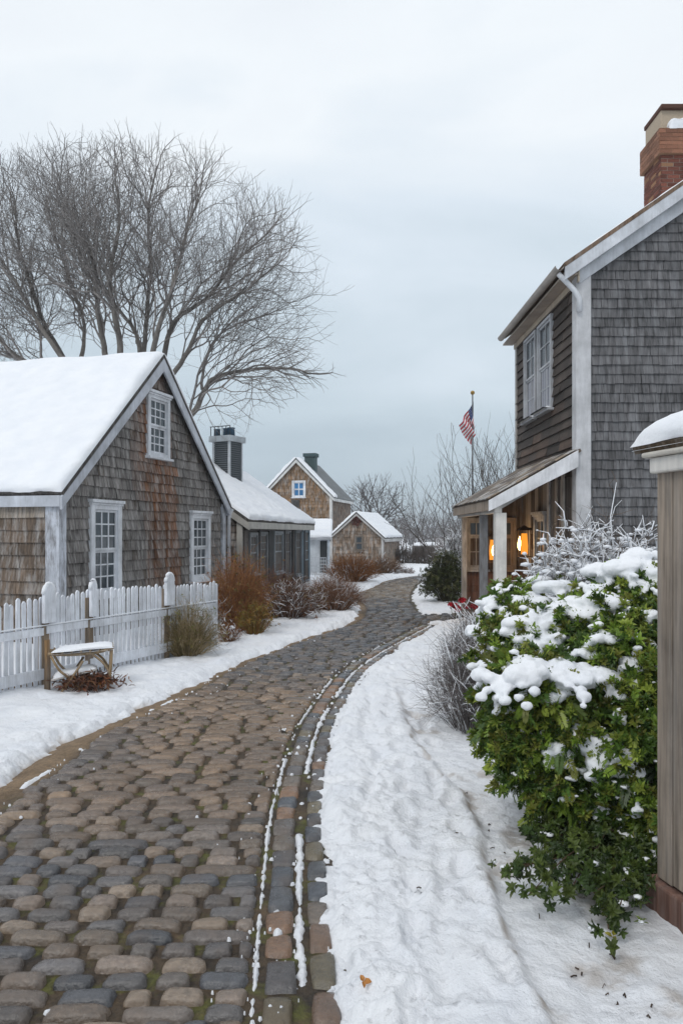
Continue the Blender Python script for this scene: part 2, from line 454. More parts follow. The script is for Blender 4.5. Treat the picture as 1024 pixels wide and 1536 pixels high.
# footprints on the right bank
rg = random.Random(4)
for k in range(34):
    fy = 2.7 + k * .235 + rg.uniform(-.08, .08); fx = .30 + (.12 if k % 2 else -.12) + rg.uniform(-.07, .07) + .045 * fy
    ca, sa = cos(rg.uniform(-.3, .3)), sin(rg.uniform(-.3, .3)); qx, qy = (X - fx) * ca + (Y - fy) * sa, (Y - fy) * ca - (X - fx) * sa
    q = (qx / (.048 + .012 * np.sin(qy * 18))) ** 2 + (qy / .125) ** 2
    Z = Z - (.028 + .014 * rg.random()) * sstep(1.25, .6, q + .5 * (fbm(X * 25, Y * 25, 66, 2) - .5)) + .009 * np.exp(-(np.sqrt(q) - 1.35) ** 2 * 9) * (.4 + 1.2 * fbm(X * 20, Y * 20, 67, 2))
crumb = sstep(.60, .78, fbm(X * 26, Y * 26, 101, 2)) * sstep(.35, .65, fbm(X * 2.5, Y * 2.5, 103)) * (D > .08)
Z = Z + crumb * .013
for (rx0, am, wd, ph) in ((.12, .016, .035, 0.), (.50, .014, .03, 1.3), (1.0, .014, .03, 2.1), (1.28, .012, .03, .4)):
    rx_ = rx0 + .05 * np.sin(Y * 1.3 + ph) + .06 * (fbm(Y * 1.7, Y * 0 + ph, 105) - .5) + .05 * np.clip(Y - 4, -2, 6)
    Z = Z - 1.7 * am * np.exp(-((X - rx_) / wd) ** 2) * (DR > .02) * sstep(10, 6, Y) * sstep(.38, .6, fbm(X * 2, Y * 1.6, 107))
Z = Z + sstep(.8, 4, DL) * .05 + (sstep(30, 60, Y)) * 0
Z = Z + sstep(40, 200, Y) * 0 + (fbm(X * .05, Y * .05, 3) - .5) * .0
dirt = np.clip(sstep(.55, .75, fbm(X * 5, Y * 5, 81)) * lower * .55 + np.exp(-((X - stepx - .01) / .018) ** 2) * (DR > 0) * sstep(9, 6, Y) * .7 * sstep(.4, .6, fbm(X * 3, Y * 6, 83)), 0, 1)
edged = sstep(.55, .1, rise) * .85
dirt = np.maximum(dirt, edged)
dirt = dirt * sstep(.3, .55, fbm(X * 30, Y * 30, 85, 3) + .12)
dcol = np.stack([np.ones_like(X)] * 3, -1) * (1 - dirt[..., None]) + np.array([.36, .27, .18]) * dirt[..., None]
g = MB(); g.grid(np.stack([X, Y, Z], -1), vcol=dcol.reshape(-1, 3))
g.build('snow_ground', M['snow_ground'], kind='structure')
def ground_z(x, y):
    """height of the snow at a point"""
    i = int(np.clip(np.searchsorted(gy, y), 1, len(gy) - 1)); j = int(np.clip(np.searchsorted(gx, x), 1, len(gx) - 1))
    return float(Z[i, j])
s_ = MB(); sx = np.concatenate([[-60, -20], np.linspace(-4, 6, 90), [20, 60]]); sy = np.concatenate([[-10], np.linspace(0, 20, 160), np.linspace(20.5, 40, 40), [70]]); SX, SY = np.meshgrid(sx, sy)
s_.grid(np.stack([SX, SY, -.012 + .006 * (fbm(SX * 3, SY * 3, 7) - .5) - .10 * sstep(.12, .6, lane_signed(SX, SY)[0])], -1), vcol=np.repeat(sstep(-.04, .06, lane_signed(SX, SY)[1] + .08 * (fbm(SX * 4, SY * 4, 8) - .5)).reshape(-1, 1), 3, axis=1)); s_.build('soil_ground', M['soil'], kind='structure')

# ------------------------------------------------------------------ stones of the lane and of its kerb
def stone_mat():
    m, nt, b = nodes('paving_stone')
    n = noise(nt, 34, 6, .65); n2 = noise(nt, 5, 4, .55); n3 = noise(nt, 220, 3, .6)
    c = mixc(nt, 1.0, attr(nt), mrange(nt, n, .2, .8, .50, 1.50), 'MULTIPLY')
    c = mixc(nt, mrange(nt, n2, .50, .68, 0, .40), c, mixc(nt, .5, attr(nt), lin(112, 84, 52)))
    c = mixc(nt, mrange(nt, n3, .62, .76, 0, .5), c, lin(150, 142, 132))
    nt.links.new(c, b.inputs['Base Color'])
    nt.links.new(mrange(nt, n2, .35, .65, .14, .42), b.inputs['Roughness'])
    b.inputs['Specular IOR Level'].default_value = .85
    bump(nt, b, n, .6, .014)
    return m
M['stone'] = stone_mat()
rs = np.random.RandomState(11)
def stones(mb, cx, cy, tx, ty, hw, hd, top, col, res=(7, 6), pw=5.0, bottom=-.05):
    """one worn stone: domed top with rounded corners; (tx,ty) is its long direction"""
    u = np.linspace(-1, 1, res[0]); v = np.linspace(-1, 1, res[1])
    u = np.sign(u) * np.abs(u) ** .62; v = np.sign(v) * np.abs(v) ** .62
    U, V = np.meshgrid(u, v)
    ph = rs.rand(4) * 6.28
    k = 1 - .07 * np.abs(U * V) ** 2.5
    xx = U * hw * k * (1 + .05 * np.sin(3 * V + ph[0])) ; yy = V * hd * k * (1 + .05 * np.sin(2.2 * U + ph[1])) 
    dome = (1 - np.abs(U) ** pw) * (1 - np.abs(V) ** pw)
    z = bottom + (top - bottom) * np.clip(dome, 0, 1) ** .36 + .003 * np.sin(2 * U + ph[3]) + .0035 * np.sin(1.3 * V + ph[2]) + (rs.rand(*U.shape) - .5) * .0035
    px = cx + tx * xx - ty * yy; py = cy + ty * xx + tx * yy
    mb.grid(np.stack([px, py, z], -1), np.asarray(col))
PAL = [lin(94, 89, 88), lin(78, 78, 83), lin(110, 98, 88), lin(122, 104, 88), lin(102, 90, 82), lin(132, 112, 90), lin(88, 83, 81), lin(116, 96, 76), lin(72, 73, 78)]
rd = MB()
S = arc(CEN); s = 1.2
def at_s(s):
    i = np.interp(s, S, np.arange(NS)); i0 = int(i); f = i - i0; i1 = min(NS - 1, i0 + 1)
    return L_[i0] * (1 - f) + L_[i1] * f, R_[i0] * (1 - f) + R_[i1] * f
row = 0
# courses run straight across: pair each row's ends by the same depth
Ld = L_; Rd = R_
yrow = 1.4
def edge_x(line, y):
    k = np.where((line[:-1, 1] <= y) & (line[1:, 1] > y))[0]
    if len(k) == 0: return None
    k = k[0]; f = (y - line[k, 1]) / (line[k + 1, 1] - line[k, 1]); return line[k, 0] * (1 - f) + line[k + 1, 0] * f
while yrow < 32.5:
    pitch = .098 + .008 * min(2.6, max(0, yrow - 2.7)) + .012 * (rs.rand() - .5) + max(0, yrow - 12) * .001; yrow += pitch / 2
    xl, xr = edge_x(L_, yrow), edge_x(R_, yrow)
    if xl is None: break
    if xr is None: xr = 11
    if yrow > 14.4 and yrow < 16.4: xr = 3.2
    slope = .02 * np.sin(yrow * .35 + 1)
    x = xl - .05 + rs.rand() * .08
    nearf = yrow < 8
    while x < xr - .05:
        w = float(np.clip(rs.lognormal(math.log(.172 + .016 * min(3, max(0, yrow - 2.7))), .27), .11, .44)) * (1 if yrow < 16 else 1.25)
        if x + w > xr - .04: w = xr - x
        if xr - (x + w) < .07: w = xr - x
        cx, cy = x + w / 2, yrow + slope * (x + w / 2 - xr)
        if cy > 15: bump_ = 0
        zone = fbm(np.array([cx * .8]), np.array([cy * .35]), 91)[0]
        c = PAL[rs.randint(len(PAL))] * (.8 + .45 * rs.rand())
        och = lin(140, 106, 66)
        bro = float(sstep(3.9, 5.2, cy) * sstep(9.8, 7.4, cy)) * sstep(.28, .48, zone)
        c = c * (1 - .72 * bro) + och * .72 * bro * (.6 + .6 * rs.rand())
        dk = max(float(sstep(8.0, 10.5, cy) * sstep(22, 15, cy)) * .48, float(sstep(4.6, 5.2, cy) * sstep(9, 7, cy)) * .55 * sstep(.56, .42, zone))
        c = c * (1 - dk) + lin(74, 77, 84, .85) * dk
        tanf = float(sstep(19, 21, cy) * sstep(29, 25, cy)); c = c * (1 - .5 * tanf) + lin(150, 128, 96) * .5 * tanf
        bigv = .55 + .9 * rs.rand()
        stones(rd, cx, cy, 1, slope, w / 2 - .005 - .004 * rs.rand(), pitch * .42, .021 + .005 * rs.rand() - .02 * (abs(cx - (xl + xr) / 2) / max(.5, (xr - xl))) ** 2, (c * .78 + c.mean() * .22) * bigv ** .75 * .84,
               (9, 8) if nearf else ((6, 5) if yrow < 14 else (5, 4)))
        x += w + .006
    yrow += pitch / 2
rd.build('cobbled_lane', M['stone'], kind='structure')
# two rows of kerb setts with a seam between
KPAL = [lin(88, 80, 74), lin(112, 88, 70), lin(68, 70, 74), lin(104, 92, 80), lin(80, 76, 76), lin(122, 92, 68), lin(62, 66, 72), lin(98, 88, 66)]
kb = MB()
for off, hw in ((.105, .068), (.272, .056)):
    line = offset_line(KI, off); a = arc(line); s = 0.0
    while s < a[-1] - .2:
        ln = .17 + .09 * rs.rand(); p = resample(line, np.array([s + ln / 2]))[0]; q = resample(line, np.array([s + ln / 2 + .05]))[0]
        t = unit(np.array([q[0] - p[0], q[1] - p[1], 0]))
        c = KPAL[rs.randint(len(KPAL))] * (.75 + .5 * rs.rand())
        stones(kb, p[0] + (rs.rand() - .5) * .012, p[1], t[0], t[1], ln / 2 - .004, hw * (.92 + .14 * rs.rand()), .012 + .008 * rs.rand(), c, (8, 7), 5)
        s += ln
kb.build('stone_kerb', M['stone'], kind='structure')
# snow packed into the seams of the kerb
ks = MB()
def seam(off, wid, keep, seed, zt):
    line = offset_line(KI, off); a = arc(line)
    sv = [1.5]
    while sv[-1] < a[-1] - .05: sv.append(sv[-1] + .012 * (1 + max(0, sv[-1] - 9) * .25))
    sv = np.array(sv); mid = resample(line, sv); t = np.gradient(mid, axis=0); t /= np.linalg.norm(t, axis=1)[:, None]
    n = np.stack([t[:, 1], -t[:, 0]], -1); k = np.linspace(-1, 1, 13)
    wv = wid * (.25 + .8 * fbm(sv * 2.2, sv * 0, seed) + .8 * fbm(sv * 9, sv * 0, seed + 21, 3) * fbm(sv * 4, sv * 0 + 9, seed + 23))
    pts = mid[:, None] + n[:, None] * (k[None, :, None] * wv[:, None, None])
    fx, fy = pts[..., 0], pts[..., 1]
    cover = sstep(keep - .08, keep + .10, fbm(sv * 1.6, sv * 0 + 5, seed + 3) + .2 * (fbm(sv * 11, sv * 0, seed + 5) - .5))[:, None]
    prof = np.clip(.60 - np.abs(k[None]) ** 1.5 + 2.1 * (fbm(fx * 20, fy * 20, seed + 7, 4) - .5), 0, 1)
    z = -.04 + (zt + .04) * prof ** .3 * cover + .012 * (fbm(fx * 40, fy * 40, seed + 9, 2) - .5)
    ks.grid(np.concatenate([pts, z[..., None]], -1), vcol=np.ones((z.size, 3)) * .98)
seam(.190, .036, .33, 201, .008)
seam(.012, .020, .56, 211, .008)
seam(.335, .09, .22, 221, .006)
seam(.09, .03, .66, 231, .016)
seam(.27, .03, .66, 241, .016)
# crumbs of snow caught along the joints and both edges of the lane
cr_ = np.random.RandomState(17)
def crumb_at(x, y, s):
    a = np.linspace(0, 2 * pi, 9)[:-1] + cr_.rand(); rr = s * (.6 + .7 * cr_.rand(8)); z0 = .010 + .006 * cr_.rand()
    ring = np.stack([x + rr * np.cos(a), y + rr * .8 * np.sin(a), np.full(8, z0 - .012)], -1); mid = np.stack([x + rr * .62 * np.cos(a), y + rr * .5 * np.sin(a), np.full(8, z0 + s * .10)], -1)
    v = np.vstack([ring, mid, [[x, y, z0 + s * .16]]]); f4 = [[i, (i + 1) % 8, 8 + (i + 1) % 8, 8 + i] for i in range(8)]
    ks.add(v, f4, smooth=True, vcol=(1, 1, 1)); b = ks.n - len(v)
    ks.f.append((np.array([[8 + i, 8 + (i + 1) % 8, 16] for i in range(8)]) + b, np.ones((8, 3)), True, 0))
for k in range(420):
    y = 2.4 + 10 * cr_.rand() ** 1.5; xl, xr = edge_x(L_, y), edge_x(R_, y)
    q = cr_.rand()
    if q < .42: x = xr - .16 * cr_.rand() ** 2.2 + .02
    elif q < .62: x = xr + .33 * cr_.rand()
    elif q < .92: x = xl + .30 * cr_.rand() ** 2.2 - .03
    else: x = xl + (xr - xl) * cr_.rand()
    crumb_at(x, y, .003 + .013 * cr_.rand() ** 2.5)
ks.build('kerb_snow', M['snow_ground'], kind='structure')

# ------------------------------------------------------------------ building helpers
rs = np.random.RandomState(5)
def clip_poly(poly, clipper):
    """Sutherland-Hodgman against a convex counter-clockwise polygon"""
    out = [tuple(p) for p in poly]
    for i in range(len(clipper)):
        a, b = clipper[i], clipper[(i + 1) % len(clipper)]
        inp, out = out, []
        def side(p): return (b[0] - a[0]) * (p[1] - a[1]) - (b[1] - a[1]) * (p[0] - a[0])
        for j in range(len(inp)):
            p, q = inp[j], inp[(j + 1) % len(inp)]
            sp, sq = side(p), side(q)
            if sp >= 0: out.append(p)
            if (sp > 0 and sq < 0) or (sp < 0 and sq > 0):
                t = sp / (sp - sq); out.append((p[0] + t * (q[0] - p[0]), p[1] + t * (q[1] - p[1])))
        if len(out) < 3: return []
    return out
def cut_holes(a, b, z0, z0b, z1, holes):
    """the pieces of a shingle that are left beside window openings (u0, u1, z0, z1)"""
    rects = [[(a, z0), (b, z0b), (b, z1), (a, z1)]]
    for (ha, hb, hc, hd) in holes:
        out = []
        for q in rects:
            qa, qb, qc, qd = q[0][0], q[1][0], min(q[0][1], q[1][1]), q[2][1]
            if qb <= ha or qa >= hb or qd <= hc or qc >= hd: out.append(q); continue
            if qa < ha: out.append([(qa, q[0][1]), (ha, q[0][1]), (ha, qd), (qa, qd)])
            if qb > hb: out.append([(hb, q[1][1]), (qb, q[1][1]), (qb, qd), (hb, qd)])
            ma, mz = max(qa, ha), min(qb, hb)
            if qc < hc: out.append([(ma, q[0][1]), (mz, q[1][1]), (mz, hc), (ma, hc)])
            if qd > hd: out.append([(ma, hd), (mz, hd), (mz, qd), (ma, qd)])
        rects = out
    return rects
def shingles(mb, O, ux, n, poly, course, wmin, wmax, thick, colf, jit=.012, gap=.003, holes=()):
    """overlapping courses of individually cut shingles over a convex wall outline (u, z)"""
    O, ux, n = np.asarray(O, float), np.asarray(ux, float), np.asarray(n, float)
    zs = [p[1] for p in poly]; us = [p[0] for p in poly]
    z0, z1, u0, u1 = min(zs), max(zs), min(us), max(us)
    zb = z0
    while zb < z1:
        h = course * (1 + .06 * (rs.rand() - .5)); rowv = .88 + .24 * rs.rand(); u = u0 - rs.rand() * wmax
        while u < u1:
            w = wmin + (wmax - wmin) * rs.rand() ** 1.3
            j = (rs.rand() - .5) * jit; tl = (rs.rand() - .5) * jit * .5; g = gap * (.4 + rs.rand())
            for q in cut_holes(u + g, u + w - g, zb + j, zb + j + tl, zb + h * 1.08, holes):
                q = clip_poly(q, poly)
                if len(q) >= 3:
                    th = thick * (.7 + .6 * rs.rand())
                    q = np.array(q); d = .003 + th * np.clip(1 - (q[:, 1] - zb) / (h * 1.1), 0, 1)
                    f = O + q[:, :1] * ux + q[:, 1:2] * UP + d[:, None] * n
                    bk = O + q[:, :1] * ux + q[:, 1:2] * UP - .004 * n
                    m = len(q); c = colf(float(q[:, 0].mean()), float(q[:, 1].mean())) * rowv
                    if np.dot(np.cross(f[1] - f[0], f[2] - f[0]), n) < 0: order = list(range(m))[::-1]
                    else: order = list(range(m))
                    mb.add(np.vstack([f, bk]), [order], c)
                    base = mb.n - 2 * m
                    sd_ = [[order[k] + base, order[k] + m + base, order[(k + 1) % m] + m + base, order[(k + 1) % m] + base] for k in range(m)]
                    mb.f.append((np.array(sd_), np.broadcast_to(np.asarray(c), (m, 3)), False, 0))
            u += w
        zb += h
def ray_plane(px, py, O, n):
    """where the photo's sight line meets a wall plane"""
    d = np.array([(px - 512) / FPX, 1, (HOR - py) / FPX]); e = np.array([0, 0, EYE])
    return e + d * (np.dot(np.asarray(O) - e, n) / np.dot(d, n))
def uv_of(px, py, O, ux, n):
    p = ray_plane(px, py, O, n) - O; return float(p @ ux), float(p[2])
WHITE = lin(214, 216, 220); OFFW = lin(200, 196, 188); GRAYW = lin(178, 182, 190)
def window(parent, O, ux, n, u0, u1, z0, z1, cols=3, rows=(3, 3), casing=.10, mat='paint', glass='glass', col=WHITE, mun=.022, head=True, sill=True, name='window', inset=0.0, label=None):
    """double-hung window: casing; children sill, sash, pane"""
    O, ux, n = (np.asarray(q, float) for q in (O, ux, n))
    def bx(mb, a, b, c, d, out, dep): mb.box(O + ux * a + UP * c + n * (out - dep), ux * (b - a), n * dep, UP * (d - c), col)
    m = MB(); pr = .045
    bx(m, u0, u0 + casing, z0, z1, pr, .08); bx(m, u1 - casing, u1, z0, z1, pr, .08)
    bx(m, u0 + casing, u1 - casing, z1 - casing, z1, pr, .08); bx(m, u0 + casing, u1 - casing, z0, z0 + casing * .7, pr, .08)
    if head: bx(m, u0 - .03, u1 + .03, z1 + .001, z1 + .05, pr + .045, .12); bx(m, u0 - .015, u1 + .015, z1 - .035, z1 - .0005, pr + .02, .06)
    w = m.build(name, M[mat], parent, bevel=.005)
    if label: w['label'] = label
    if sill:
        s = MB(); bx(s, u0 - .035, u1 + .035, z0 - .045, z0 - .001, pr + .05, .13); s.build('sill', M[mat], w, bevel=.005)
    a0, a1, b0, b1 = u0 + casing + .001, u1 - casing - .001, z0 + casing * .7 + .001, z1 - casing - .001
    nr = sum(rows); hb = (b1 - b0) / nr; zz = b0
    for k, r in enumerate(rows):
        t = MB(); st = .038; c0, c1 = zz, zz + hb * r - .001; o = .012 - .018 * (k == 0) + inset
        bx(t, a0, a0 + st, c0, c1, o, .03); bx(t, a1 - st, a1, c0, c1, o, .03)
        bx(t, a0 + st, a1 - st, c0, c0 + st, o, .03); bx(t, a0 + st, a1 - st, c1 - st, c1, o, .03)
        for i in range(1, cols):
            q = a0 + st + (a1 - a0 - 2 * st) * i / cols; bx(t, q - mun / 2, q + mun / 2, c0 + st, c1 - st, o - .004, .02)
        for i in range(1, r):
            q = c0 + st + (c1 - c0 - 2 * st) * i / r; bx(t, a0 + st, a1 - st, q - mun / 2, q + mun / 2, o - .0065, .016)
        t.build('sash', M[mat], w)
        pn = MB(); bx(pn, a0 + st * .5, a1 - st * .5, c0 + st * .5, c1 - st * .5, o - .018, .006); pn.build('pane', M[glass], w)
        zz += hb * r
    return w
def snow_slab(mb, p00, p10, p11, p01, thick, nx=60, ny=30, seed=1, over=.03):
    """snow lying on a roof plane: rounded edges, gentle waves, closed underneath. p00-p10 is the eave"""
    p00, p10, p11, p01 = (np.asarray(q, float) for q in (p00, p10, p11, p01))
    nrm = unit(np.cross(p10 - p00, p01 - p00)); nrm = nrm if nrm[2] > 0 else -nrm
    lu, lv = np.linalg.norm(p10 - p00), np.linalg.norm(p01 - p00)
    def dens(n, L):
        e = np.array([0, .01, .025, .05, .09]) / L
        return np.concatenate([e, np.linspace(.14 / L, 1 - .14 / L, n), 1 - e[::-1]])
    U, V = np.meshgrid(dens(nx, lu), dens(ny, lv))
    base = (p00[None, None] * ((1 - U) * (1 - V))[..., None] + p10 * (U * (1 - V))[..., None] + p11 * (U * V)[..., None] + p01 * ((1 - U) * V)[..., None])
    du = np.minimum(U, 1 - U) * lu; dv = np.minimum(V, 1 - V) * lv
    r = thick * (.75 + .5 * fbm(U * lu * .9, V * lv * .9, seed + 5))
    ed = np.sqrt(np.clip(1 - (1 - np.clip(du / .10, 0, 1)) ** 2, 0, 1)) * np.sqrt(np.clip(1 - (1 - np.clip(dv / .10, 0, 1)) ** 2, 0, 1))
    w = 1 + .55 * (fbm(U * lu * 1.3, V * lv * 1.3, seed) - .5) + .25 * (fbm(U * lu * 6, V * lv * 6, seed + 1) - .5) + .20 * (vn(U * lu * 3, V * lv * 11, seed + 2) - .5) + .22 * (fbm(U * lu * 13, V * lv * 13, seed + 3, 3) - .5)
    h = r * ed * w
    jit = (fbm(U * lu * 3, V * lv * 3, seed + 9) - .5) * .07
    edge_in = np.where(V < .001, jit, 0)
    pts = base + nrm * h[..., None] + unit(p01 - p00)[None, None] * edge_in[..., None]
    mb.grid(pts, smooth=True)
    if np.dot(np.cross(pts[3, 4] - pts[3, 3], pts[4, 3] - pts[3, 3]), nrm) < 0: mb.f[-1] = (mb.f[-1][0][:, ::-1],) + mb.f[-1][1:]
    low = pts[[0, 0, -1, -1], [0, -1, -1, 0]] - nrm * .02
    mb.add(low, [[0, 3, 2, 1]])
def roof_slab(mb, p00, p10, p11, p01, th, col):
    p = [np.asarray(q, float) for q in (p00, p10, p11, p01)]
    nrm = unit(np.cross(p[1] - p[0], p[3] - p[0])); nrm = nrm if nrm[2] > 0 else -nrm
    mb.prism(p, -nrm * th, col)

def gable_house(t, L, R, depth, ze, za, colf, mat, course, wmin, wmax, thick=.022, board=.15, bcol=GRAYW, rake=.20, over=.14, side='R', snow=.10, roofcol=lin(70, 66, 64), zb=-.1,
                snow_sides=('L', 'R'), bare_col=None, corner_mat='paint', side_colf=None, side_course=None, side_w=None, eave=.12, seed=1, holes=()):
    """gable wall from L to R (plan), house running back from it. Returns frame vectors"""
    L, R = np.array([*L, 0.]), np.array([*R, 0.]); W = np.linalg.norm(R - L); g = (R - L) / W
    n = np.array([g[1], -g[0], 0]); back = -n
    # core body
    core = MB()
    e = .02
    prof = [L + g * e + UP * zb, R - g * e + UP * zb, R - g * e + UP * (ze), (L + R) / 2 + UP * (za - .03), L + g * e + UP * ze]
    core.prism([p + back * .02 for p in prof], back * (depth - .04), np.array(colf(W / 2, 1.)) * .6)
    core.build('inner_wall', M['plain'], t)
    mb = MB(); poly = [(0, zb), (W, zb), (W, ze), (W / 2, za), (0, ze)]
    shingles(mb, L, g, n, poly, course, wmin, wmax, thick, colf, holes=holes(L, g, n) if callable(holes) else holes)
    mb.build('wall', wallmat(mat, g), t)
    for sd_ in side:
        mb = MB(); O = R if sd_ == 'R' else L; sn = g if sd_ == 'R' else -g
        sw = side_w or (wmin, wmax)
        shingles(mb, O, back, sn, [(board + .01, zb), (depth, zb), (depth, ze), (board + .01, ze)], side_course or course, sw[0], sw[1], thick, side_colf or colf)
        mb.build('wall', wallmat(mat, back), t)
    # corner boards
    for O, s, on in ((L, 1, True), (R, -1, True)):
        c = MB(); gs = g * s
        c.box(O + n * .005 - gs * .035 + UP * zb, gs * (board), n * .062, UP * (ze - zb - .02), bcol)
        if (s > 0 and 'L' in side) or (s < 0 and 'R' in side):
            c.box(O - gs * .035 + n * .004 + UP * zb, gs * .035, -n * board, UP * (ze - zb - .021), bcol)
        c.build('corner_board', M[corner_mat], t, bevel=.004)
    # roof planes
    slope = (za - ze) / (W / 2)
    up = unit(g * 1 + UP * slope)
    for key, O, gs in (('L', L, g), ('R', R, -g)):
        ev = O - gs * eave + UP * (ze - slope * eave + .03); rdg = (L + R) / 2 + UP * (za + .03)
        f0, f1 = n * over, back * (depth + over)
        q = (ev + f0, ev + f1, rdg + f1, rdg + f0)
        mb = MB(); roof_slab(mb, *q, .06, bare_col if (key not in snow_sides and bare_col is not None) else roofcol)
        r = mb.build('roof', M['board'], t)
        if key in snow_sides:
            sm = MB(); a = .0
            snow_slab(sm, *(p_ + UP * .012 for p_ in q), snow, 160, 70, seed)
            sm.build('roof_snow', M['snow'], r)
        # rake board and eave fascia
        rb = MB(); th = .04
        lo, hi = O - gs * eave + UP * (ze - slope * eave - .03), (L + R) / 2 + UP * (za - .03)
        drop = UP * (-rake)
        rb.prism([lo + n * (over - th), hi + n * (over - th), hi + drop * 1.05 + n * (over - th), lo + drop * .8 + n * (over - th)], n * th, bcol)
        rb.build('rake_board', M['paint'], t, bevel=.004)
        fb = MB(); fb.box(ev + UP * -.2 + n * (over - th - .002), back * (depth + over - th), gs * .03, UP * .16, bcol)
        fb.build('fascia', M['paint'], t, bevel=.004)
    return L, R, g, n, back, W

# ------------------------------------------------------------------ the shingled cottage on the left
t = thing('shingled_cottage', 'brown shingled cottage with white gable trim and snow roof behind the picket fence', 'cottage', (-3.4, 13.7, 0))
Lc, Rc = (PX(85, 11), 11.0), (PX(334, 16.5), 16.5)
ZE, ZA = 2.34, PZ(532, 13.7) - .02
def cot_col(u, z):
    base = lin(110, 106, 103) * (.74 + .44 * rs.rand())
    if rs.rand() < .12: base = base * np.array([1.08, .98, .88]) * .75
    # run of rust-brown staining below the upper window, down to the ground
    x = u - (2.85 + .12 * np.sin(z * 1.3))
    w = .62 if z > 2.2 else .48
    k = math.exp(-(x / w) ** 2) * (1 if z < 3.9 else .5)
    k *= .45 + .85 * float(vn(np.array([u * 9.]), np.array([z * .6]), 77)[0])
    if k > .2:
        base = base * (1 - min(.9, k * .85)) + lin(118, 74, 40) * min(.9, k * .85) * (.6 + .6 * rs.rand())
    x2 = u - (3.35 + .10 * (2.5 - z))
    if abs(x2) < .22 and z < 2.95: base = base * .35 + lin(122, 76, 40) * .65 * (.7 + .5 * rs.rand())
    if z < 1.1: base = base * .86
    return base
def cot_side(u, z):
    b_ = lin(104, 90, 78) * (.55 + .6 * rs.rand())
    if z > 1.9: b_ = b_ * .5 + lin(170, 160, 148) * .5 * (.6 + .5 * rs.rand())
    return b_
COT_W = ((132, 178, 752, 893, 3, (3, 3), True), (283, 312, 768, 870, 3, (3, 3), True), (218, 251, 590, 686, 3, (3, 3), False))
def px_holes(ws, m=.03):
    def f(L, g, n):
        out = []
        for w in ws:
            u0, _ = uv_of(w[0], w[2], L, g, n); u1, z0 = uv_of(w[1], w[3], L, g, n); _, z0 = uv_of((w[0] + w[1]) / 2, w[3], L, g, n); _, z1 = uv_of((w[0] + w[1]) / 2, w[2], L, g, n)
            out.append((u0 + m, u1 - m, z0 + m, z1 - m - .04))
        return out
    return f
L, R, gC, nC, backC, WC = gable_house(t, Lc, Rc, 9, ZE, ZA, cot_col, 'shingle', .168, .09, .22, .030, .17, lin(186, 190, 198), .23, .16, 'L', .10, corner_mat='peel',
                                      side_colf=cot_side, side_course=.185, side_w=(.5, 1.1), eave=.1, seed=3, holes=px_holes(COT_W))
for (a, b, c, d, cl, rw, hd) in COT_W:
    u0, z1 = uv_of(a, c, L, gC, nC); u1, _ = uv_of(b, c + 4, L, gC, nC); _, z0 = uv_of((a + b) / 2, d, L, gC, nC); _, z1 = uv_of((a + b) / 2, c, L, gC, nC)
    window(t, L + nC * .02, gC, nC, u0, u1, z0, z1 - .03, cl, rw, .105 if hd else .09, 'paint', 'glass', lin(214, 217, 222), head=True)
dp = MB()      # downspout on the far corner
p0 = R + gC * .06 + nC * .12
dp.tube([p0 + UP * (ZE - .12) + nC * .08, p0 + UP * (ZE - .28), p0 + UP * .1], .035, 8, lin(196, 198, 202))
dp.build('downspout', M['paint'], t)

# ------------------------------------------------------------------ long low house with the glazed front
t = thing('low_house', 'long low house with dark glazed front, snow roof and louvred chimney', 'house', (-2.5, 20, 0))
A2 = np.array([PX(362, 17.5), 17.5]); B2 = np.array([PX(462, 26), 26.0]); dv = (B2 - A2) / np.linalg.norm(B2 - A2); len2 = float(np.linalg.norm(B2 - A2))
g2 = np.array([-dv[1], dv[0]]); L2 = A2 + g2 * 4.6
def low_col(u, z): return lin(98, 88, 80) * (.55 + .7 * rs.rand())
def low_side(u, z): return lin(78, 74, 72) * (.8 + .35 * rs.rand())
ze2, za2 = PZ(772, 17.5), PZ(711, 26.2)
Lw, Rw, gw, nw, bw, Ww = gable_house(t, tuple(L2), tuple(A2), len2, ze2, za2, low_col, 'shingle', .165, .1, .25, .028, .13, lin(170, 166, 158), .22, .14, '', .11, eave=.22, seed=7, roofcol=lin(74, 70, 66))
sd2 = MB(); sd2.box(Rw + gw * .0 + bw * .15 - UP * .1, bw * (len2 - .15), gw * .03, UP * (ze2 + .08), lin(90, 84, 79)); sd2.build('front_wall', M['clapboard'], t)
def fu(px): return float((ray_plane(px, 820, Rw, gw) - Rw) @ bw)
# windows along the dark front: measured in the photograph, each its own part
for (a, b, z0, z1, cl, rw, gl, cc) in ((371, 383, .72, 1.72, 2, (2, 2), 'glass_gray', lin(120, 122, 124)), (386, 398, .45, 1.74, 2, (3, 3), 'glass_gray', lin(104, 106, 108)),
                                       (408, 421.5, .62, 1.76, 2, (2, 2), 'glass_gray', lin(128, 132, 136)), (424, 433, .5, 1.8, 2, (2, 2), 'glass', lin(92, 92, 94)),
                                       (440, 449, .4, 1.82, 2, (3, 2), 'glass', lin(100, 104, 108))):
    window(t, Rw + gw * .035, bw, gw, fu(a), fu(b), z0, z1, cl, rw, .07, 'paint', gl, cc, head=False, sill=True)
dr = MB(); dr.box(Rw + gw * .032 + bw * fu(400) + UP * .02, bw * (fu(407) - fu(400)), gw * .03, UP * 1.75, lin(30, 28, 28)); d_ = dr.build('door', M['plain'], t)
for a in (384.5, 422.8, 435, 453):
    pm = MB(); u = fu(a); pm.box(Rw + gw * .031 + bw * u - UP * .1, bw * .10, gw * .06, UP * (ze2 + .02), lin(64, 62, 62)); pm.build('post', M['clapboard'], t, bevel=.006)
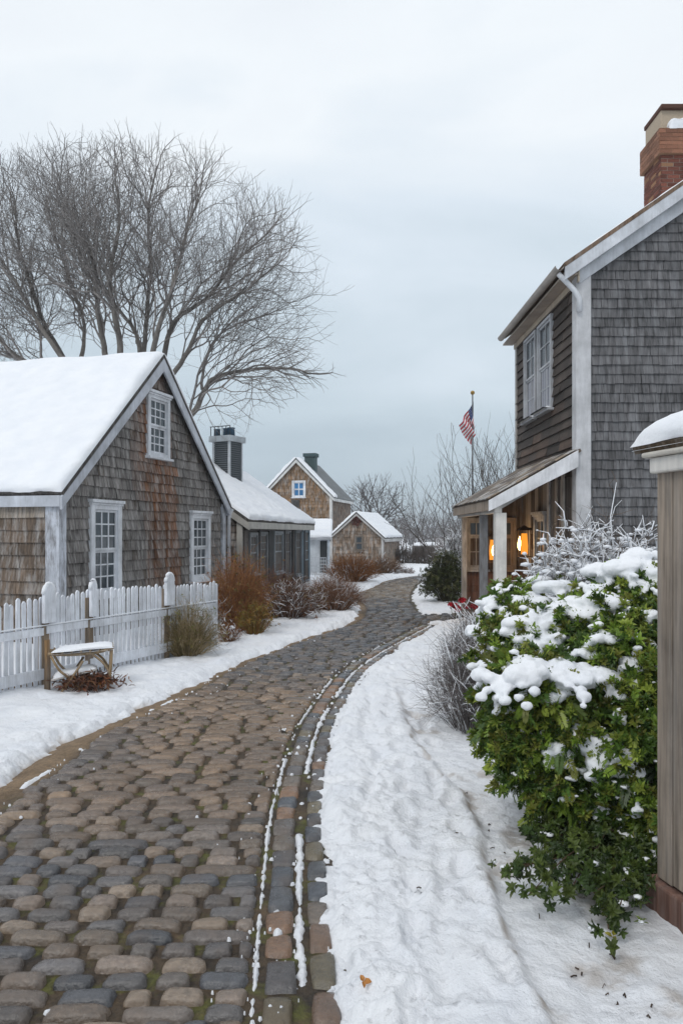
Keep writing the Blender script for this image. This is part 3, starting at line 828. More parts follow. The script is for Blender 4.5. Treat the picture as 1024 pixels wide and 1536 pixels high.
bd = MB(); bd.box(Rw + gw * .033 + bw * .2 + UP * (ze2 - .36), bw * (len2 - .25), gw * .035, UP * .3, lin(86, 82, 80)); bd.build('frieze_board', M['clapboard'], t)
# bluish framed end bay
window(t, Rw + gw * .035, bw, gw, fu(451), fu(461.5), .1, 1.85, 2, (2, 3), .08, 'paint', 'glass_gray', lin(128, 146, 158), head=False, name='glazed_door', sill=False)
ch = thing('louvred_chimney', 'grey louvred chimney box with white cap and pots above the low house', 'chimney', (0, 0, 0))
bpy.data.objects.remove(ch)
ce = MB(); cc_ = P(341, 700, 22.5); hwc = .37
zc0, zc1 = 3.2, PZ(664, 22.5); rg_ = Matrix.Rotation(radians(-28), 3, 'Z')
ca, cb = np.array(rg_ @ Vector((1, 0, 0))), np.array(rg_ @ Vector((0, 1, 0)))
base_c = np.array([cc_[0], cc_[1], 0])
ca, cb = ca * .86, cb * .86
ce.box(base_c - ca * .33 - cb * .33 + UP * zc0, ca * .66, cb * .66, UP * (zc1 - zc0), lin(58, 62, 66))
k = zc0 + .05
while k < zc1 - .02:
    ce.box(base_c - ca * .36 - cb * .36 + UP * k, ca * .72, cb * .72, UP * .028, lin(98, 104, 108)); k += .062
chim = ce.build('chimney', M['plain'], t)
cp = MB(); cp.box(base_c - ca * .45 - cb * .45 + UP * zc1, ca * .9, cb * .9, UP * .17, lin(176, 182, 186)); cp.build('cap', M['paint'], chim, bevel=.01)
for (x, y) in ((-.36, -.37), (.29, -.37), (.29, .31)):
    cs = MB(); cs.box(base_c + ca * x + cb * y + UP * zc0, ca * .08, cb * .06, UP * (zc1 - zc0 - .002), lin(190, 194, 198)); cs.build('corner_strip', M['paint'], chim)
for k, (x, y, r, h) in enumerate(((-.28, -.2, .10, .22), (.02, -.1, .09, .24), (.27, -.15, .11, .24))):
    po = MB(); o = base_c + ca * x + cb * y; po.tube([o + UP * (zc1 + .17), o + UP * (zc1 + .17 + h * .8), o + UP * (zc1 + .17 + h)], [r, r * .9, r * 1.05], 10, lin(62, 88, 108)); po.build('chimney_pot', M['plain'], chim)
rl = MB()
for x in np.linspace(-.4, .4, 6): rl.box(base_c + ca * x - cb * .42 + UP * (zc1 + .17), ca * .02, cb * .02, UP * .26, lin(60, 64, 70))
rl.box(base_c - ca * .42 - cb * .425 + UP * (zc1 + .43), ca * .84, cb * .03, UP * .02, lin(60, 64, 70)); rl.build('railing', M['plain'], chim)

# ------------------------------------------------------------------ small white lean-to between the houses
t = thing('white_outhouse', 'small white outhouse with a snowy lean-to roof between the dark house and the brown shed', 'outhouse', (-.9, 31, 0))
xo0, xo1, yo = PX(425, 31), PX(493, 31), 31.0
ow = MB(); ow.box((xo0, yo, -.1), (xo1 - xo0, 0, 0), (0, 3, 0), (0, 0, 1.66), lin(206, 210, 214)); ow.build('wall', M['paint'], t)
orf = MB(); q = [np.array(p) for p in ((xo0, yo - .25, 1.52), (xo1 + .12, yo - .25, 1.52), (xo1 + .12, yo + 3, 2.25), (xo0, yo + 3, 2.25))]
roof_slab(orf, *q, .08, lin(190, 192, 196)); r = orf.build('roof', M['paint'], t)
sm = MB(); snow_slab(sm, *(p + UP * .012 for p in q), .10, 40, 20, 15); sm.build('roof_snow', M['snow'], r)
od = MB(); od.box((PX(480, 31), yo - .03, 0), (PX(490, 31) - PX(480, 31), 0, 0), (0, .05, 0), (0, 0, 1.4), lin(52, 56, 58)); od.build('door', M['plain'], t)
op = MB(); op.box((PX(492, 31) - .02, yo - .12, 0), (.09, 0, 0), (0, .09, 0), (0, 0, 1.45), lin(196, 206, 214)); op.build('post', M['paint'], t)
ot = thing('garden_trellis', 'low white lattice panel standing before the white outhouse', 'trellis', (PX(477, 29.5), 29.5, 0))
tr = MB(); x0, x1 = PX(465, 29.5), PX(488, 29.5)
for x in np.linspace(x0, x1, 8): tr.box((x, 29.5, .05), (.025, 0, 0), (0, .02, 0), (0, 0, .72), lin(206, 210, 214))
for z in np.linspace(.12, .75, 6): tr.box((x0, 29.478, z), (x1 - x0 + .03, 0, 0), (0, .02, 0), (0, 0, .025), lin(206, 210, 214))
tr.build('lattice', M['paint'], ot)

# ------------------------------------------------------------------ tall brown house far down the lane
t = thing('tall_brown_house', 'tall brown gabled house with a blue window and dark green chimney', 'house', (PX(450, 43.3), 43.3, 0))
def far_col(u, z): return lin(130, 103, 76) * (.62 + .65 * rs.rand())
def far_col2(u, z): return lin(112, 92, 76) * (.62 + .65 * rs.rand())
Lh, Rh = (PX(394, 43.9), 43.9), (PX(497, 43), 43.0)
zeh, zah = PZ(742, 43.2), PZ(688, 43.5)
L4, R4, g4, n4, b4, W4 = gable_house(t, Lh, Rh, 5, zeh, zah, far_col, 'shingle', .18, .12, .3, .03, .14, lin(206, 206, 204), .2, .18, 'R', .13, eave=.2, seed=21, holes=px_holes(((438, 458.5, 721, 746), (437, 449, 750, 759.5), (437, 449, 783, 803)), .06), snow_sides=('L',), roofcol=lin(82, 80, 80), bare_col=lin(112, 116, 118), side_colf=far_col2)
sm = MB(); mid = (L4 + R4) / 2; slope4 = (zah - zeh) / (W4 / 2)      # snow left as a band down the near edge of the bare slope
e0 = R4 + g4 * .2 + UP * (zeh - slope4 * .2 + .045); r0 = mid + UP * (zah + .045)
snow_slab(sm, e0 + n4 * .18, e0 + b4 * .55, r0 + b4 * .75, r0 + n4 * .18, .10, 12, 30, 23); sm.build('roof_snow', M['snow'], t)
def win4(a, b, c, d, gl, **k):
    u0, z1 = uv_of(a, c, L4, g4, n4); u1, z0 = uv_of(b, d, L4, g4, n4); return window(t, L4 + n4 * .02, g4, n4, u0, u1, z0, z1, 2, (1, 1), .11, 'paint', gl, mun=.05, head=False, **k)
win4(438, 458.5, 721, 746, 'glass_blue', label='white framed window with blue panes')
win4(437, 449, 750, 759.5, 'glass', col=lin(70, 68, 66))
win4(437, 449, 783, 803, 'glass', col=lin(70, 68, 66))
cm = MB(); c0 = mid + b4 * 2.0; zc = PZ(681, 45.5)
cm.box(c0 - g4 * .32 + b4 * -.3 + UP * (zah - .9) + g4 * .3, g4 * .62, b4 * .6, UP * (zc - zah + .7), lin(64, 82, 84))
cm.box(c0 - g4 * .40 + b4 * -.38 + UP * (zc - .2) + g4 * .3, g4 * .78, b4 * .76, UP * .2, lin(58, 78, 82)); cm.build('chimney', M['plain'], t)
ds = MB(); p0 = R4 + n4 * .1 + g4 * .02; ds.tube([p0 + UP * (zeh - .1) + g4 * .15, p0 + UP * (zeh - .35), p0 + UP * .1], .06, 6, lin(206, 204, 200)); ds.build('downspout', M['paint'], t)

# ------------------------------------------------------------------ small brown shed by the bend
t = thing('brown_shed', 'small brown shingled shed with snow roof and one window at the bend', 'shed', (PX(535, 38.2), 38.2, 0))
L5, R5, g5, n5, b5, W5 = gable_house(t, (PX(497, 38.5), 38.5), (PX(574, 37.8), 37.8), 4.2, PZ(804, 38), PZ(769, 38.2), lambda u, z: lin(124, 106, 90) * (.6 + .7 * rs.rand()), 'shingle', .16, .1, .28, .03, .1, lin(180, 178, 176), .12, .14, 'R', .11, eave=.14, seed=31, holes=px_holes(((532, 545, 803, 826),), .04))
u0, z1 = uv_of(532, 803, L5, g5, n5); u1, z0 = uv_of(545, 826, L5, g5, n5)
window(t, L5 + n5 * .02, g5, n5, u0, u1, z0, z1, 1, (1, 1), .06, 'paint', 'glass', lin(110, 100, 90), head=False)
wr = MB(); c = L5 + n5 * .06 + g5 * uv_of(535, 781, L5, g5, n5)[0] + UP * uv_of(535, 781, L5, g5, n5)[1]
for k in range(90):
    a = rs.rand() * 2 * pi; r = .17 + .05 * rs.randn(); q = c + g5 * r * cos(a) + UP * r * sin(a) + n5 * (.02 + .04 * rs.rand()); d = rs.randn(3) * .05
    wr.add([q - d, q + np.cross(d, n5), q + d], [[0, 1, 2]], lin(92, 52, 44) * (.6 + .8 * rs.rand()))
tag(wr.build('door_wreath', M['leaf']), 'brown twig wreath hung high on the gable of the brown shed', 'wreath')

# ------------------------------------------------------------------ tall house on the right
XF, YN, YF = 3.71, 12.0, 16.2
ZEV = PZ(395, 12)                                # eave line
t = thing('tall_gray_house', 'tall grey shingled house with white corner board, dark side wall and brick chimney', 'house', (6, 14, 0))
def gray_col(u, z):
    b_ = lin(92, 91, 92) * (.80 + .38 * rs.rand())
    return b_
XR = 10.4; XM = (XF + XR) / 2; SL = .69; ZAP = ZEV + SL * (XM - XF)
core = MB(); core.prism([(XF + .03, YN + .02, -.1), (XR, YN + .02, -.1), (XR, YN + .02, ZEV), (XM, YN + .02, ZAP - .05), (XF + .03, YN + .02, ZEV)], (0, YF - YN - .04, 0), lin(50, 50, 52)); core.build('inner_wall', M['plain'], t)
mb = MB(); shingles(mb, (XF, YN, 0), (1, 0, 0), (0, -1, 0), [(0, -.1), (3.2, -.1), (3.2, ZEV + SL * 3.2 - .1), (0, ZEV - .1)], .148, .08, .2, .028, gray_col); mb.build('gable_wall', wallmat('shingle_gray', (1, 0, 0)), t)
mb = MB()
def dark_col(u, z):
    b_ = lin(72, 63, 57) * (.65 + .6 * rs.rand())
    if 3.0 < z < 3.9 and rs.rand() < .2: b_ = lin(88, 72, 62) * (.7 + .4 * rs.rand())
    return b_
shingles(mb, (XF, YN, 0), (0, 1, 0), (-1, 0, 0), [(.16, 2.6), (YF - YN, 2.6), (YF - YN, ZEV - .05), (.16, ZEV - .05)], .165, .5, 1.5, .036, dark_col, jit=.02, holes=((1.42, 2.30, PZ(610, 13.33) + .03, PZ(468, 13.33) - .03), (2.48, 3.32, PZ(610, 13.33) + .03, PZ(468, 13.33) - .03))); mb.build('side_wall', M['clapboard'], t)
cb_ = MB(); CW = .175; cbc = lin(190, 190, 192)
cb_.box((XF - .04, YN - .066, -.1), (CW + .04, 0, 0), (0, .066, 0), (0, 0, ZEV + .2), cbc)
cb_.box((XF - .058, YN - .064, -.1), (.058, 0, 0), (0, .22, 0), (0, 0, ZEV + .02), cbc); cb_.build('corner_board', M['paint'], t, bevel=.006)
cb2 = MB(); cb2.box((XF - .04, YF - .12, 2.6), (.04, 0, 0), (0, .14, 0), (0, 0, ZEV - 2.65), lin(150, 144, 138)); cb2.build('corner_board', M['paint'], t)
# roof, rakes, eave box
OV = .29
ev0 = np.array([XF - OV, YN - .22, ZEV - SL * OV + .14]); 
rfm = MB()
roof_slab(rfm, ev0, ev0 + [0, YF - YN + .24, 0], (XM, YF + .02, ZAP + .14), (XM, YN - .22, ZAP + .14), .06, lin(112, 92, 76)); rf = rfm.build('roof', M['board'], t)
rfm = MB(); roof_slab(rfm, (XR + OV, YN - .22, ev0[2]), (XR + OV, YF + .18, ev0[2]), (XM, YF + .18, ZAP + .14), (XM, YN - .22, ZAP + .14), .06, lin(112, 92, 76)); rfm.build('roof', M['board'], t)
sm = MB(); snow_slab(sm, ev0 + [.5, .35, SL * .5 + .02], ev0 + [.5, 4.2, SL * .5 + .02], np.array([XM, YF, ZAP + .16]), np.array([XM, YN + .13, ZAP + .16]), .05, 30, 30, 51); sm.build('roof_snow', M['snow'], rf)
rk = MB()
def rake_strip(h0, h1, yo, th, col):
    a = np.array([XF - OV + .02, YN - yo, ZEV - SL * OV + .08]); b = np.array([XM, YN - yo, ZAP + .08])
    rk.prism([a - UP * h0, b - UP * h0, b - UP * h1, a - UP * h1], (0, th, 0), col)
rake_strip(0, .20, .215, .06, lin(198, 201, 206)); 
rk.build('rake_board', M['paint'], t, bevel=.005); rk = MB()
a = np.array([XF - .02, YN - .09, ZEV + .08 - .20]); b = np.array([XM, YN - .09, ZAP + .08 - .20])
rk.prism([a, b, b - UP * .22, a - UP * .22], (0, .05, 0), lin(192, 195, 200)); rk.build('frieze_board', M['paint'], t, bevel=.005)
sf = MB(); sf.box((XF - .03, YN - .15, ZEV - SL * OV - .12), (-.02, 0, 0), (0, YF - YN + .25, 0), (0, 0, .26), lin(178, 164, 146)); 
sf.box((XF - OV + .02, YN - .15, ZEV - SL * OV - .02), (OV - .08, 0, 0), (0, YF - YN + .3, 0), (0, 0, .03), lin(160, 146, 132)); sf.build('soffit', M['paint'], t)
gt = MB(); th = np.linspace(pi, 2 * pi, 8); pr = np.stack([.065 * np.cos(th), np.zeros(8), .065 * np.sin(th)], -1); o = np.array([XF - OV - .06, 0, ZEV - SL * OV + .10])
ys = np.linspace(YN - .2, YF - .02, 12); gt.grid(np.stack([pr + o + [0, y, .006 * np.sin(y * 3)] for y in ys]), np.array(lin(168, 160, 152))); gt.grid(np.stack([pr * 1.06 + o + [0, y, 0] for y in ys]), np.array(lin(168, 160, 152)), flip=True)
gt.build('gutter', M['paint'], t)
dsp = MB(); dsp.tube([(XF - OV - .06, YN - .12, ZEV - .2), (XF - OV, YN - .13, ZEV - .27), (XF - .09, YN - .10, ZEV - .46), (XF - .02, YN - .095, ZEV - .58), (XF - .02, YN - .095, ZEV - .78)], .042, 9, lin(200, 202, 206)); dsp.build('downspout', M['paint'], t)
# pair of upper windows with pale curtains
for (ya, yb) in ((13.38, 14.32), (14.46, 15.36)):
    w = window(t, (XF - .025, 0, 0), (0, 1, 0), (-1, 0, 0), ya, yb, PZ(610, 13.33), PZ(468, 13.33), 2, (2, 2), .05, 'paint', 'glass_clear', lin(176, 178, 182), mun=.022, head=False)
    cu = MB(); yy = np.linspace(ya + .16, yb - .12, 60); xx = XF + .01 + .012 * np.sin(yy * 55) + .006 * np.sin(yy * 131)
    zz = np.linspace(PZ(606, 13.33), PZ(470, 13.33), 6)
    cu.grid(np.stack([np.stack([xx - .01, yy, np.full_like(yy, z)], -1) for z in zz]), np.array(lin(156, 158, 166))); cu.build('curtain', M['plain'], w)
    ws = MB(); snow_slab(ws, (XF - .14, ya - .02, PZ(610, 13.33) + .003), (XF - .14, yb + .02, PZ(610, 13.33) + .003), (XF - .07, yb + .02, PZ(610, 13.33) + .003), (XF - .07, ya - .02, PZ(610, 13.33) + .003), .05, 20, 4, 5); ws.build('sill_snow', M['snow'], w)
sw = MB(); sw.box((XF + .02, 14.325, 3.85), (-.06, 0, 0), (0, .13, 0), (0, 0, 1.75), lin(44, 40, 40)); sw.build('window_mullion', M['clapboard'], t)
# brick chimney
cx0, cy0, cz1 = PX(991, 13), 13.0, PZ(170, 13)
cm = MB(); bw_, bd_ = 1.1, .72
def bricks(mb, o, ux, n, w, z0, z1, cf, bl=.21, bh=.068, out=.006):
    z = z0; r = 0
    while z < z1:
        u = -(bl / 2) * (r % 2)
        while u < w:
            a, b = max(0, u + .006), min(w, u + bl - .006)
            if b - a > .02: mb.box(np.asarray(o) + np.asarray(ux) * a + UP * (z + .005) - np.asarray(n) * .02, np.asarray(ux) * (b - a), np.asarray(n) * (.02 + out * (.5 + rs.rand())), UP * (min(bh, z1 - z) - .010), cf())
            u += bl
        z += bh; r += 1
cm.box((cx0, cy0, 6.6), (bw_, 0, 0), (0, bd_, 0), (0, 0, 1.95), lin(150, 138, 128))
bcf = lambda: lin(112, 68, 56) * (.55 + .75 * rs.rand()) if rs.rand() < .85 else lin(150, 112, 84) * (.8 + .3 * rs.rand())
zs_ = PZ(232, 13)
bricks(cm, (cx0, cy0, 0), (1, 0, 0), (0, -1, 0), bw_, 6.7, zs_, bcf); bricks(cm, (cx0, cy0 + bd_, 0), (0, -1, 0), (-1, 0, 0), bd_, 6.7, zs_, bcf)
chm = cm.build('chimney', M['brick'], t)
cc2 = MB(); cc2.box((cx0 - .05, cy0 - .06, zs_), (bw_ + .12, 0, 0), (0, bd_ + .12, 0), (0, 0, PZ(194, 13) - zs_), lin(140, 108, 86)); bricks(cc2, (cx0 - .05, cy0 - .06, 0), (1, 0, 0), (0, -1, 0), bw_ + .12, zs_ + .004, PZ(194, 13) - .004, lambda: lin(138, 96, 76) * (.65 + .6 * rs.rand())); bricks(cc2, (cx0 - .05, cy0 + bd_ + .06, 0), (0, -1, 0), (-1, 0, 0), bd_ + .12, zs_ + .004, PZ(194, 13) - .004, lambda: lin(138, 100, 80) * (.65 + .6 * rs.rand()))
cc2.build('corbel', M['brick'], chm)
ck = MB(); zk = PZ(194, 13); ck.box((cx0 + .02, cy0 + .05, zk), (bw_ - .02, 0, 0), (0, bd_ - .05, 0), (0, 0, .36), lin(176, 160, 140)); ck.build('shaft', M['brick'], chm, bevel=.01)
ct = MB(); ct.box((cx0 + .0, cy0 - .02, zk + .36), (bw_ + .05, 0, 0), (0, bd_ + .04, 0), (0, 0, .075), lin(84, 56, 46)); ct.build('cap', M['brick'], chm, bevel=.012)
sm = MB(); snow_slab(sm, (cx0 + .12, cy0 - .05, zk), (cx0 + bw_, cy0 - .05, zk), (cx0 + bw_, cy0 + .10, zk + .1), (cx0 + .12, cy0 + .10, zk + .1), .16, 24, 8, 61); sm.build('snow', M['snow'], chm)

# ------------------------------------------------------------------ its porch
XP, ZP0, ZP1 = 2.36, 2.26, 3.02                     # outer eave, eave height, height against the wall
YP1 = 15.75
pt = thing('side_porch', 'weathered wooden side porch with white posts and lamplight below the tall grey house', 'porch', (3, 14, 0))
rfm = MB()
pn = unit(np.cross((0, 1, 0), (XF - XP, 0, ZP1 - ZP0))); pn = pn if pn[2] > 0 else -pn
pu = unit(np.array([XF - XP, 0, ZP1 - ZP0])); plen = float(np.linalg.norm([XF - XP, ZP1 - ZP0]))
o = np.array([XP - .06, YN - .1, ZP0 - .03])
roof_slab(rfm, o, o + [0, YP1 - YN + .3, 0], o + [0, YP1 - YN + .3, 0] + pu * (plen + .06), o + pu * (plen + .06), .05, lin(96, 82, 70))
# courses of split boards lying along the slope
k = 0.0
while k < plen:
    y = YN - .12 + rs.rand() * .1
    while y < YP1 + .2:
        w = .10 + .16 * rs.rand(); c = (lin(112, 102, 94) if rs.rand() < .7 else lin(146, 130, 112)) * (.6 + .6 * rs.rand())
        if rs.rand() < .26: c = lin(196, 192, 188) * .8
        b0 = o + pu * (k - .02 + .02 * rs.rand()) + np.array([0, y - o[1], 0]) + pn * .004
        rfm.box(b0 + pn * .012, pu * min(.2, plen - k + .02), np.array([0, min(w - .004, YP1 + .22 - y), 0]), pn * .016, c)
        y += w
    k += .17
rf = rfm.build('roof', M['board'], pt)
rkb = MB(); a = np.array([XP - .08, YN - .14, ZP0 - .05]); b = a + pu * (plen + .04)
rkb.prism([a, b, b - UP * .26, a + np.array([.0, 0, -.17])], (0, .05, 0), lin(206, 206, 208)); rkb.build('rake_board', M['paint'], pt, bevel=.005)
be = MB(); be.box((XP + .02, YN - .05, ZP0 - .24), (.12, 0, 0), (0, YP1 - YN + .1, 0), (0, 0, .15), lin(192, 188, 182)); be.build('eave_beam', M['paint'], pt, bevel=.005)
fa = MB(); fa.box((XP - .05, YN - .08, ZP0 - .20), (.03, 0, 0), (0, YP1 - YN + .25, 0), (0, 0, .16), lin(150, 136, 122)); fa.build('fascia', M['board'], pt, bevel=.004)
ci = MB(); dz = np.array([0, 0, -.05]); e0 = np.array([XP + .02, YN, ZP0 - .05]); e1 = e0 + pu * (plen - .08)
ci.prism([e0 + dz, e1 + dz, e1 + dz + [0, YP1 - YN + .1, 0], e0 + dz + [0, YP1 - YN + .1, 0]], (0, 0, .02), lin(150, 146, 142)); ci.build('ceiling', M['paint'], pt)
for yy in (YN + .25, YN + 1.35, YN + 2.45):
    r_ = MB(); r_.prism([e0 + dz + [.12, yy - YN, -.002], e1 + dz + [0, yy - YN, -.002], e1 + dz + [0, yy - YN, -.13], e0 + dz + [.12, yy - YN, -.10]], (0, .06, 0), lin(176, 174, 172)); r_.build('rafter', M['paint'], pt)
for (x, y, w, c, m_) in ((XP + .04, YN - .04, .175, lin(204, 200, 194), 'paint'), (XP + .06, 13.35, .13, lin(128, 128, 130), 'peel'), (XP + .05, 15.35, .10, lin(150, 144, 138), 'peel')):
    p = MB(); p.box((x, y, -.1), (w, 0, 0), (0, w, 0), (0, 0, ZP0 - .14), c); p.build('post', M[m_], pt, bevel=.006)
fl = MB(); fl.box((XP + .02, YN, -.1), (XF - XP - .02, 0, 0), (0, YP1 - YN, 0), (0, 0, .22), lin(110, 96, 84)); fl.build('deck', M['board'], pt)
# closed far end: brown boarding below, glazing above
YE = YP1 - .1
ew = MB(); ew.box((XP + .12, YE, .1), (XF - XP - .12, 0, 0), (0, .06, 0), (0, 0, .82), lin(106, 70, 52)); 
for k in range(6): ew.box((XP + .12, YE - .006 - .004 * (k % 2), .12 + k * .13), (XF - XP - .12, 0, 0), (0, .03, 0), (0, 0, .122), lin(110, 76, 60) * (.75 + .4 * rs.rand()))
ew.build('end_wall', M['board'], pt)
up_ = MB(); up_.box((XP + .12, YE + .02, .92), (XF - XP - .12, 0, 0), (0, .04, 0), (0, 0, 1.2), lin(72, 60, 52)); up_.prism([np.array([XP + .1, YE + .02, 2.12]), np.array([XF - .02, YE + .02, 2.12]), np.array([XF - .02, YE + .02, ZP1 - .14]), np.array([XP + .1, YE + .02, ZP0 - .12])], (0, .04, 0), lin(72, 60, 52)); up_.build('end_wall', M['board'], pt)
window(pt, (0, YE + .0, 0), (1, 0, 0), (0, -1, 0), XP + .16, XP + .62, .96, 2.02, 2, (2, 1), .07, 'peel', 'glass', lin(150, 146, 142), head=False)
window(pt, (0, YE + .0, 0), (1, 0, 0), (0, -1, 0), XP + .74, XP + 1.2, .96, 2.02, 2, (2, 1), .07, 'peel', 'glass', lin(120, 104, 92), head=False)
# house wall under the porch: boards, trims, a glazed door
lw = MB()
y = YN + .17
while y < YP1 - .15:
    w = .16 + .12 * rs.rand(); lw.box((XF + .01, y, .1), (-.03 - .006 * rs.rand(), 0, 0), (0, min(w - .006, YP1 - .12 - y), 0), (0, 0, ZP0 + .55), (lin(94, 84, 77) if rs.rand() < .5 else lin(144, 136, 128)) * (.6 + .6 * rs.rand())); y += w
lw.build('back_wall', M['board'], pt)
for (ya, w, c) in ((12.62, .12, lin(190, 182, 172)), (13.02, .10, lin(176, 164, 150)), (13.5, .13, lin(196, 192, 188))):
    q = MB(); q.box((XF - .03, ya, .1), (-.035, 0, 0), (0, w, 0), (0, 0, ZP0 + .5), c); q.build('trim_board', M['peel'], pt, bevel=.004)
window(pt, (XF - .03, 0, 0), (0, 1, 0), (-1, 0, 0), 13.75, 14.55, .2, 2.05, 2, (2, 3), .09, 'peel', 'glass', lin(186, 184, 182), head=True, sill=False, name='glazed_door')
window(pt, (XF - .03, 0, 0), (0, 1, 0), (-1, 0, 0), 12.76, 13.0, .9, 2.0, 1, (2, 2), .05, 'peel', 'glass', lin(150, 130, 112), head=False)
def lantern(c, n, label, h=.50, r=.112):
    """wall lantern: back plate, cage, glowing flame; its own light"""
    c = np.asarray(c, float); n = np.asarray(n, float)
    s = np.cross(n, UP)
    l = thing('wall_lantern', label, 'lantern', c, 'lit lanterns in the porch')
    k = MB(); br = lin(60, 42, 26)
    k.box(c - n * .16 - s * .05 - UP * .12, s * .1, n * .02, UP * .3, br)
    k.beam(c - n * .15 + UP * (h / 2 + .04), c + UP * (h / 2 + .04), .02, .02, col=br)
    k.build('bracket', M['plain'], l)
    k = MB()
    for a in range(4):
        q = c + (s * cos(a * pi / 2 + pi / 4) + n * sin(a * pi / 2 + pi / 4)) * r * 1.2; k.beam(q - UP * h / 2, q + UP * h / 2, .012, .012, up=s, col=br)
    k.box(c - s * r - n * r - UP * (h / 2 + .012), s * 2 * r, n * 2 * r, UP * .012, br)
    top = [c + UP * (h / 2 + .1)] + [c + UP * h / 2 + (s * a + n * b) * r * 1.25 for a, b in ((-1, -1), (1, -1), (1, 1), (-1, 1))]
    k.add(top, [[0, 1, 2], [0, 2, 3], [0, 3, 4], [0, 4, 1]], br); k.build('cage', M['plain'], l)
    k = MB(); k.tube([c - UP * h * .42, c - UP * h * .1, c + UP * h * .38], [r * .62, r * .66, r * .5], 8, br); k.build('amber_glass', M['amber'], l)
    f = MB(); th_ = np.linspace(0, 1, 8); f.tube([c + n * (r * .8) + UP * (h * (-.28 + .55 * q)) + s * .006 * sin(q * 5) for q in th_], [.004 + .034 * sin(pi * q ** .7) for q in th_], 8, br); f.build('flame', M['flame'], l)
    ld = bpy.data.lights.new('lantern_light', 'POINT'); ld.energy = 7; ld.color = (1, .66, .36); ld.shadow_soft_size = .05
    lo = bpy.data.objects.new('lantern_light', ld); SC.collection.objects.link(lo); hang(lo, l); lo.location = Vector([float(q) for q in c + n * .2])
lantern(P(739, 824, 15.25), (0, -1, 0), 'lit amber lantern on the far end wall, between the two porch posts')
lantern(np.array([XF - .2, (XF - .2) / (786 - 512) * FPX, PZ(815, 14.7)]), (-1, 0, 0), 'lit amber lantern on the house wall beside the porch door')

# ------------------------------------------------------------------ board gate pier at the right edge
gp = thing('gate_pier', 'weathered board gate pier with white moulding and snow-capped roof', 'gate pier', (1.6, 3.2, 0))
A = np.array([PX(984, 3.46), 3.46, 0]); fA = unit(np.array([.216, -1., 0])); oA = np.array([fA[1], -fA[0], 0.])    # along the face towards the viewer; outward towards the lane
zt = PZ(711, 3.44); bc = lin(124, 113, 102); u = 0.0
bm = MB()
for w in (.112, .12, .13, .14, .14, .14, .14):
    k = .003 + .004 * rs.rand()
    bm.box(A + fA * (u + .003) - oA * (.006 * rs.rand()) + UP * (.15 + .01 * rs.rand()), fA * (w - .007), -oA * .34, UP * (zt - .13), bc * (.8 + .35 * rs.rand())); u += w
bm.box(A + fA * .02 - oA * .02 + UP * .16, fA * (u - .04), -oA * .3, UP * (zt - .2), lin(20, 18, 17))
bm.build('board_post', M['board'], gp, bevel=.004)
bb = MB(); bb.box(A - fA * .05 + oA * .03 - UP * .12, fA * 1.05, -oA * .42, UP * .262, lin(106, 80, 70)); bb.build('base', M['board'], gp, bevel=.012)
mo = MB(); mo.box(A - fA * .015 + oA * .028 + UP * (zt + .003), fA * .98, -oA * .40, UP * .072, lin(206, 202, 196))
mo.box(A - fA * .045 + oA * .05 + UP * (zt + .0755), fA * 1.04, -oA * .45, UP * .024, lin(200, 194, 184)); mo.build('moulding', M['paint'], gp, bevel=.010)
o = A - fA * .11 + oA * .05 + UP * (zt + .102)
q = [o, o + fA * 1.3 + UP * .0, o + fA * 1.3 - oA * .62 + UP * .30, o - oA * .62 + fA * .25 + UP * .30]
rfm = MB(); roof_slab(rfm, *[p + UP * .03 for p in q], .036, lin(84, 70, 54)); gr = rfm.build('roof', M['board'], gp)
sm = MB(); snow_slab(sm, *[p + UP * .034 for p in q], .075, 40, 24, 71); sm.build('roof_snow', M['snow'], gr)

# ------------------------------------------------------------------ plants: shared growers
def put_tubes(mb, paths, colf, big=.05):
    for pts, r in paths:
        m = float(np.max(r)); mb.tube(pts, r, 8 if m > big else (5 if m > .016 else 3), colf(m), cap=m > .016)
def grow(paths, rng, p, d, r, L, env, rmin, up=.10, wob=.16, fork=(12, 26, 24, 44), split=(.82, .62), nseg=3, lp=.5, depth=0):
    """forking branch; each fork keeps a leader and sends off a lighter side branch"""
    stack = [(np.asarray(p, float), unit(d), r, L, depth)]
    while stack:
        p, d, r, L, k = stack.pop()
        pts = [p]; rr = [r]
        for i in range(nseg):
            d = unit(d + rng.randn(3) * wob + UP * up)
            p = p + d * L / nseg; pts.append(p); rr.append(r * (1 - (1 - split[0]) * (i + 1) / nseg))
        paths.append((np.array(pts), np.array(rr)))
        r2 = r * split[0]
        if r2 < rmin or k > 24: continue
        if not env(p): r2 *= .55; r *= .6; L *= .55
        if r2 < rmin: continue
        def turn(d, a):
            ax = unit(np.cross(d, rng.randn(3))); return unit(d * cos(a) + np.cross(ax, d) * sin(a))
        sg = rng.uniform(radians(fork[0]), radians(fork[1])); ax = turn(d, sg)
        stack.append((p, ax, r2, L * split[0] ** lp * rng.uniform(.85, 1.1), k + 1))
        if r * split[1] >= rmin:
            side = unit(d * cos(rng.uniform(radians(fork[2]), radians(fork[3]))) + (d - ax) * 2.2 + rng.randn(3) * .18)
            stack.append((p, side, r * split[1], L * split[1] ** lp * rng.uniform(.85, 1.15), k + 1))
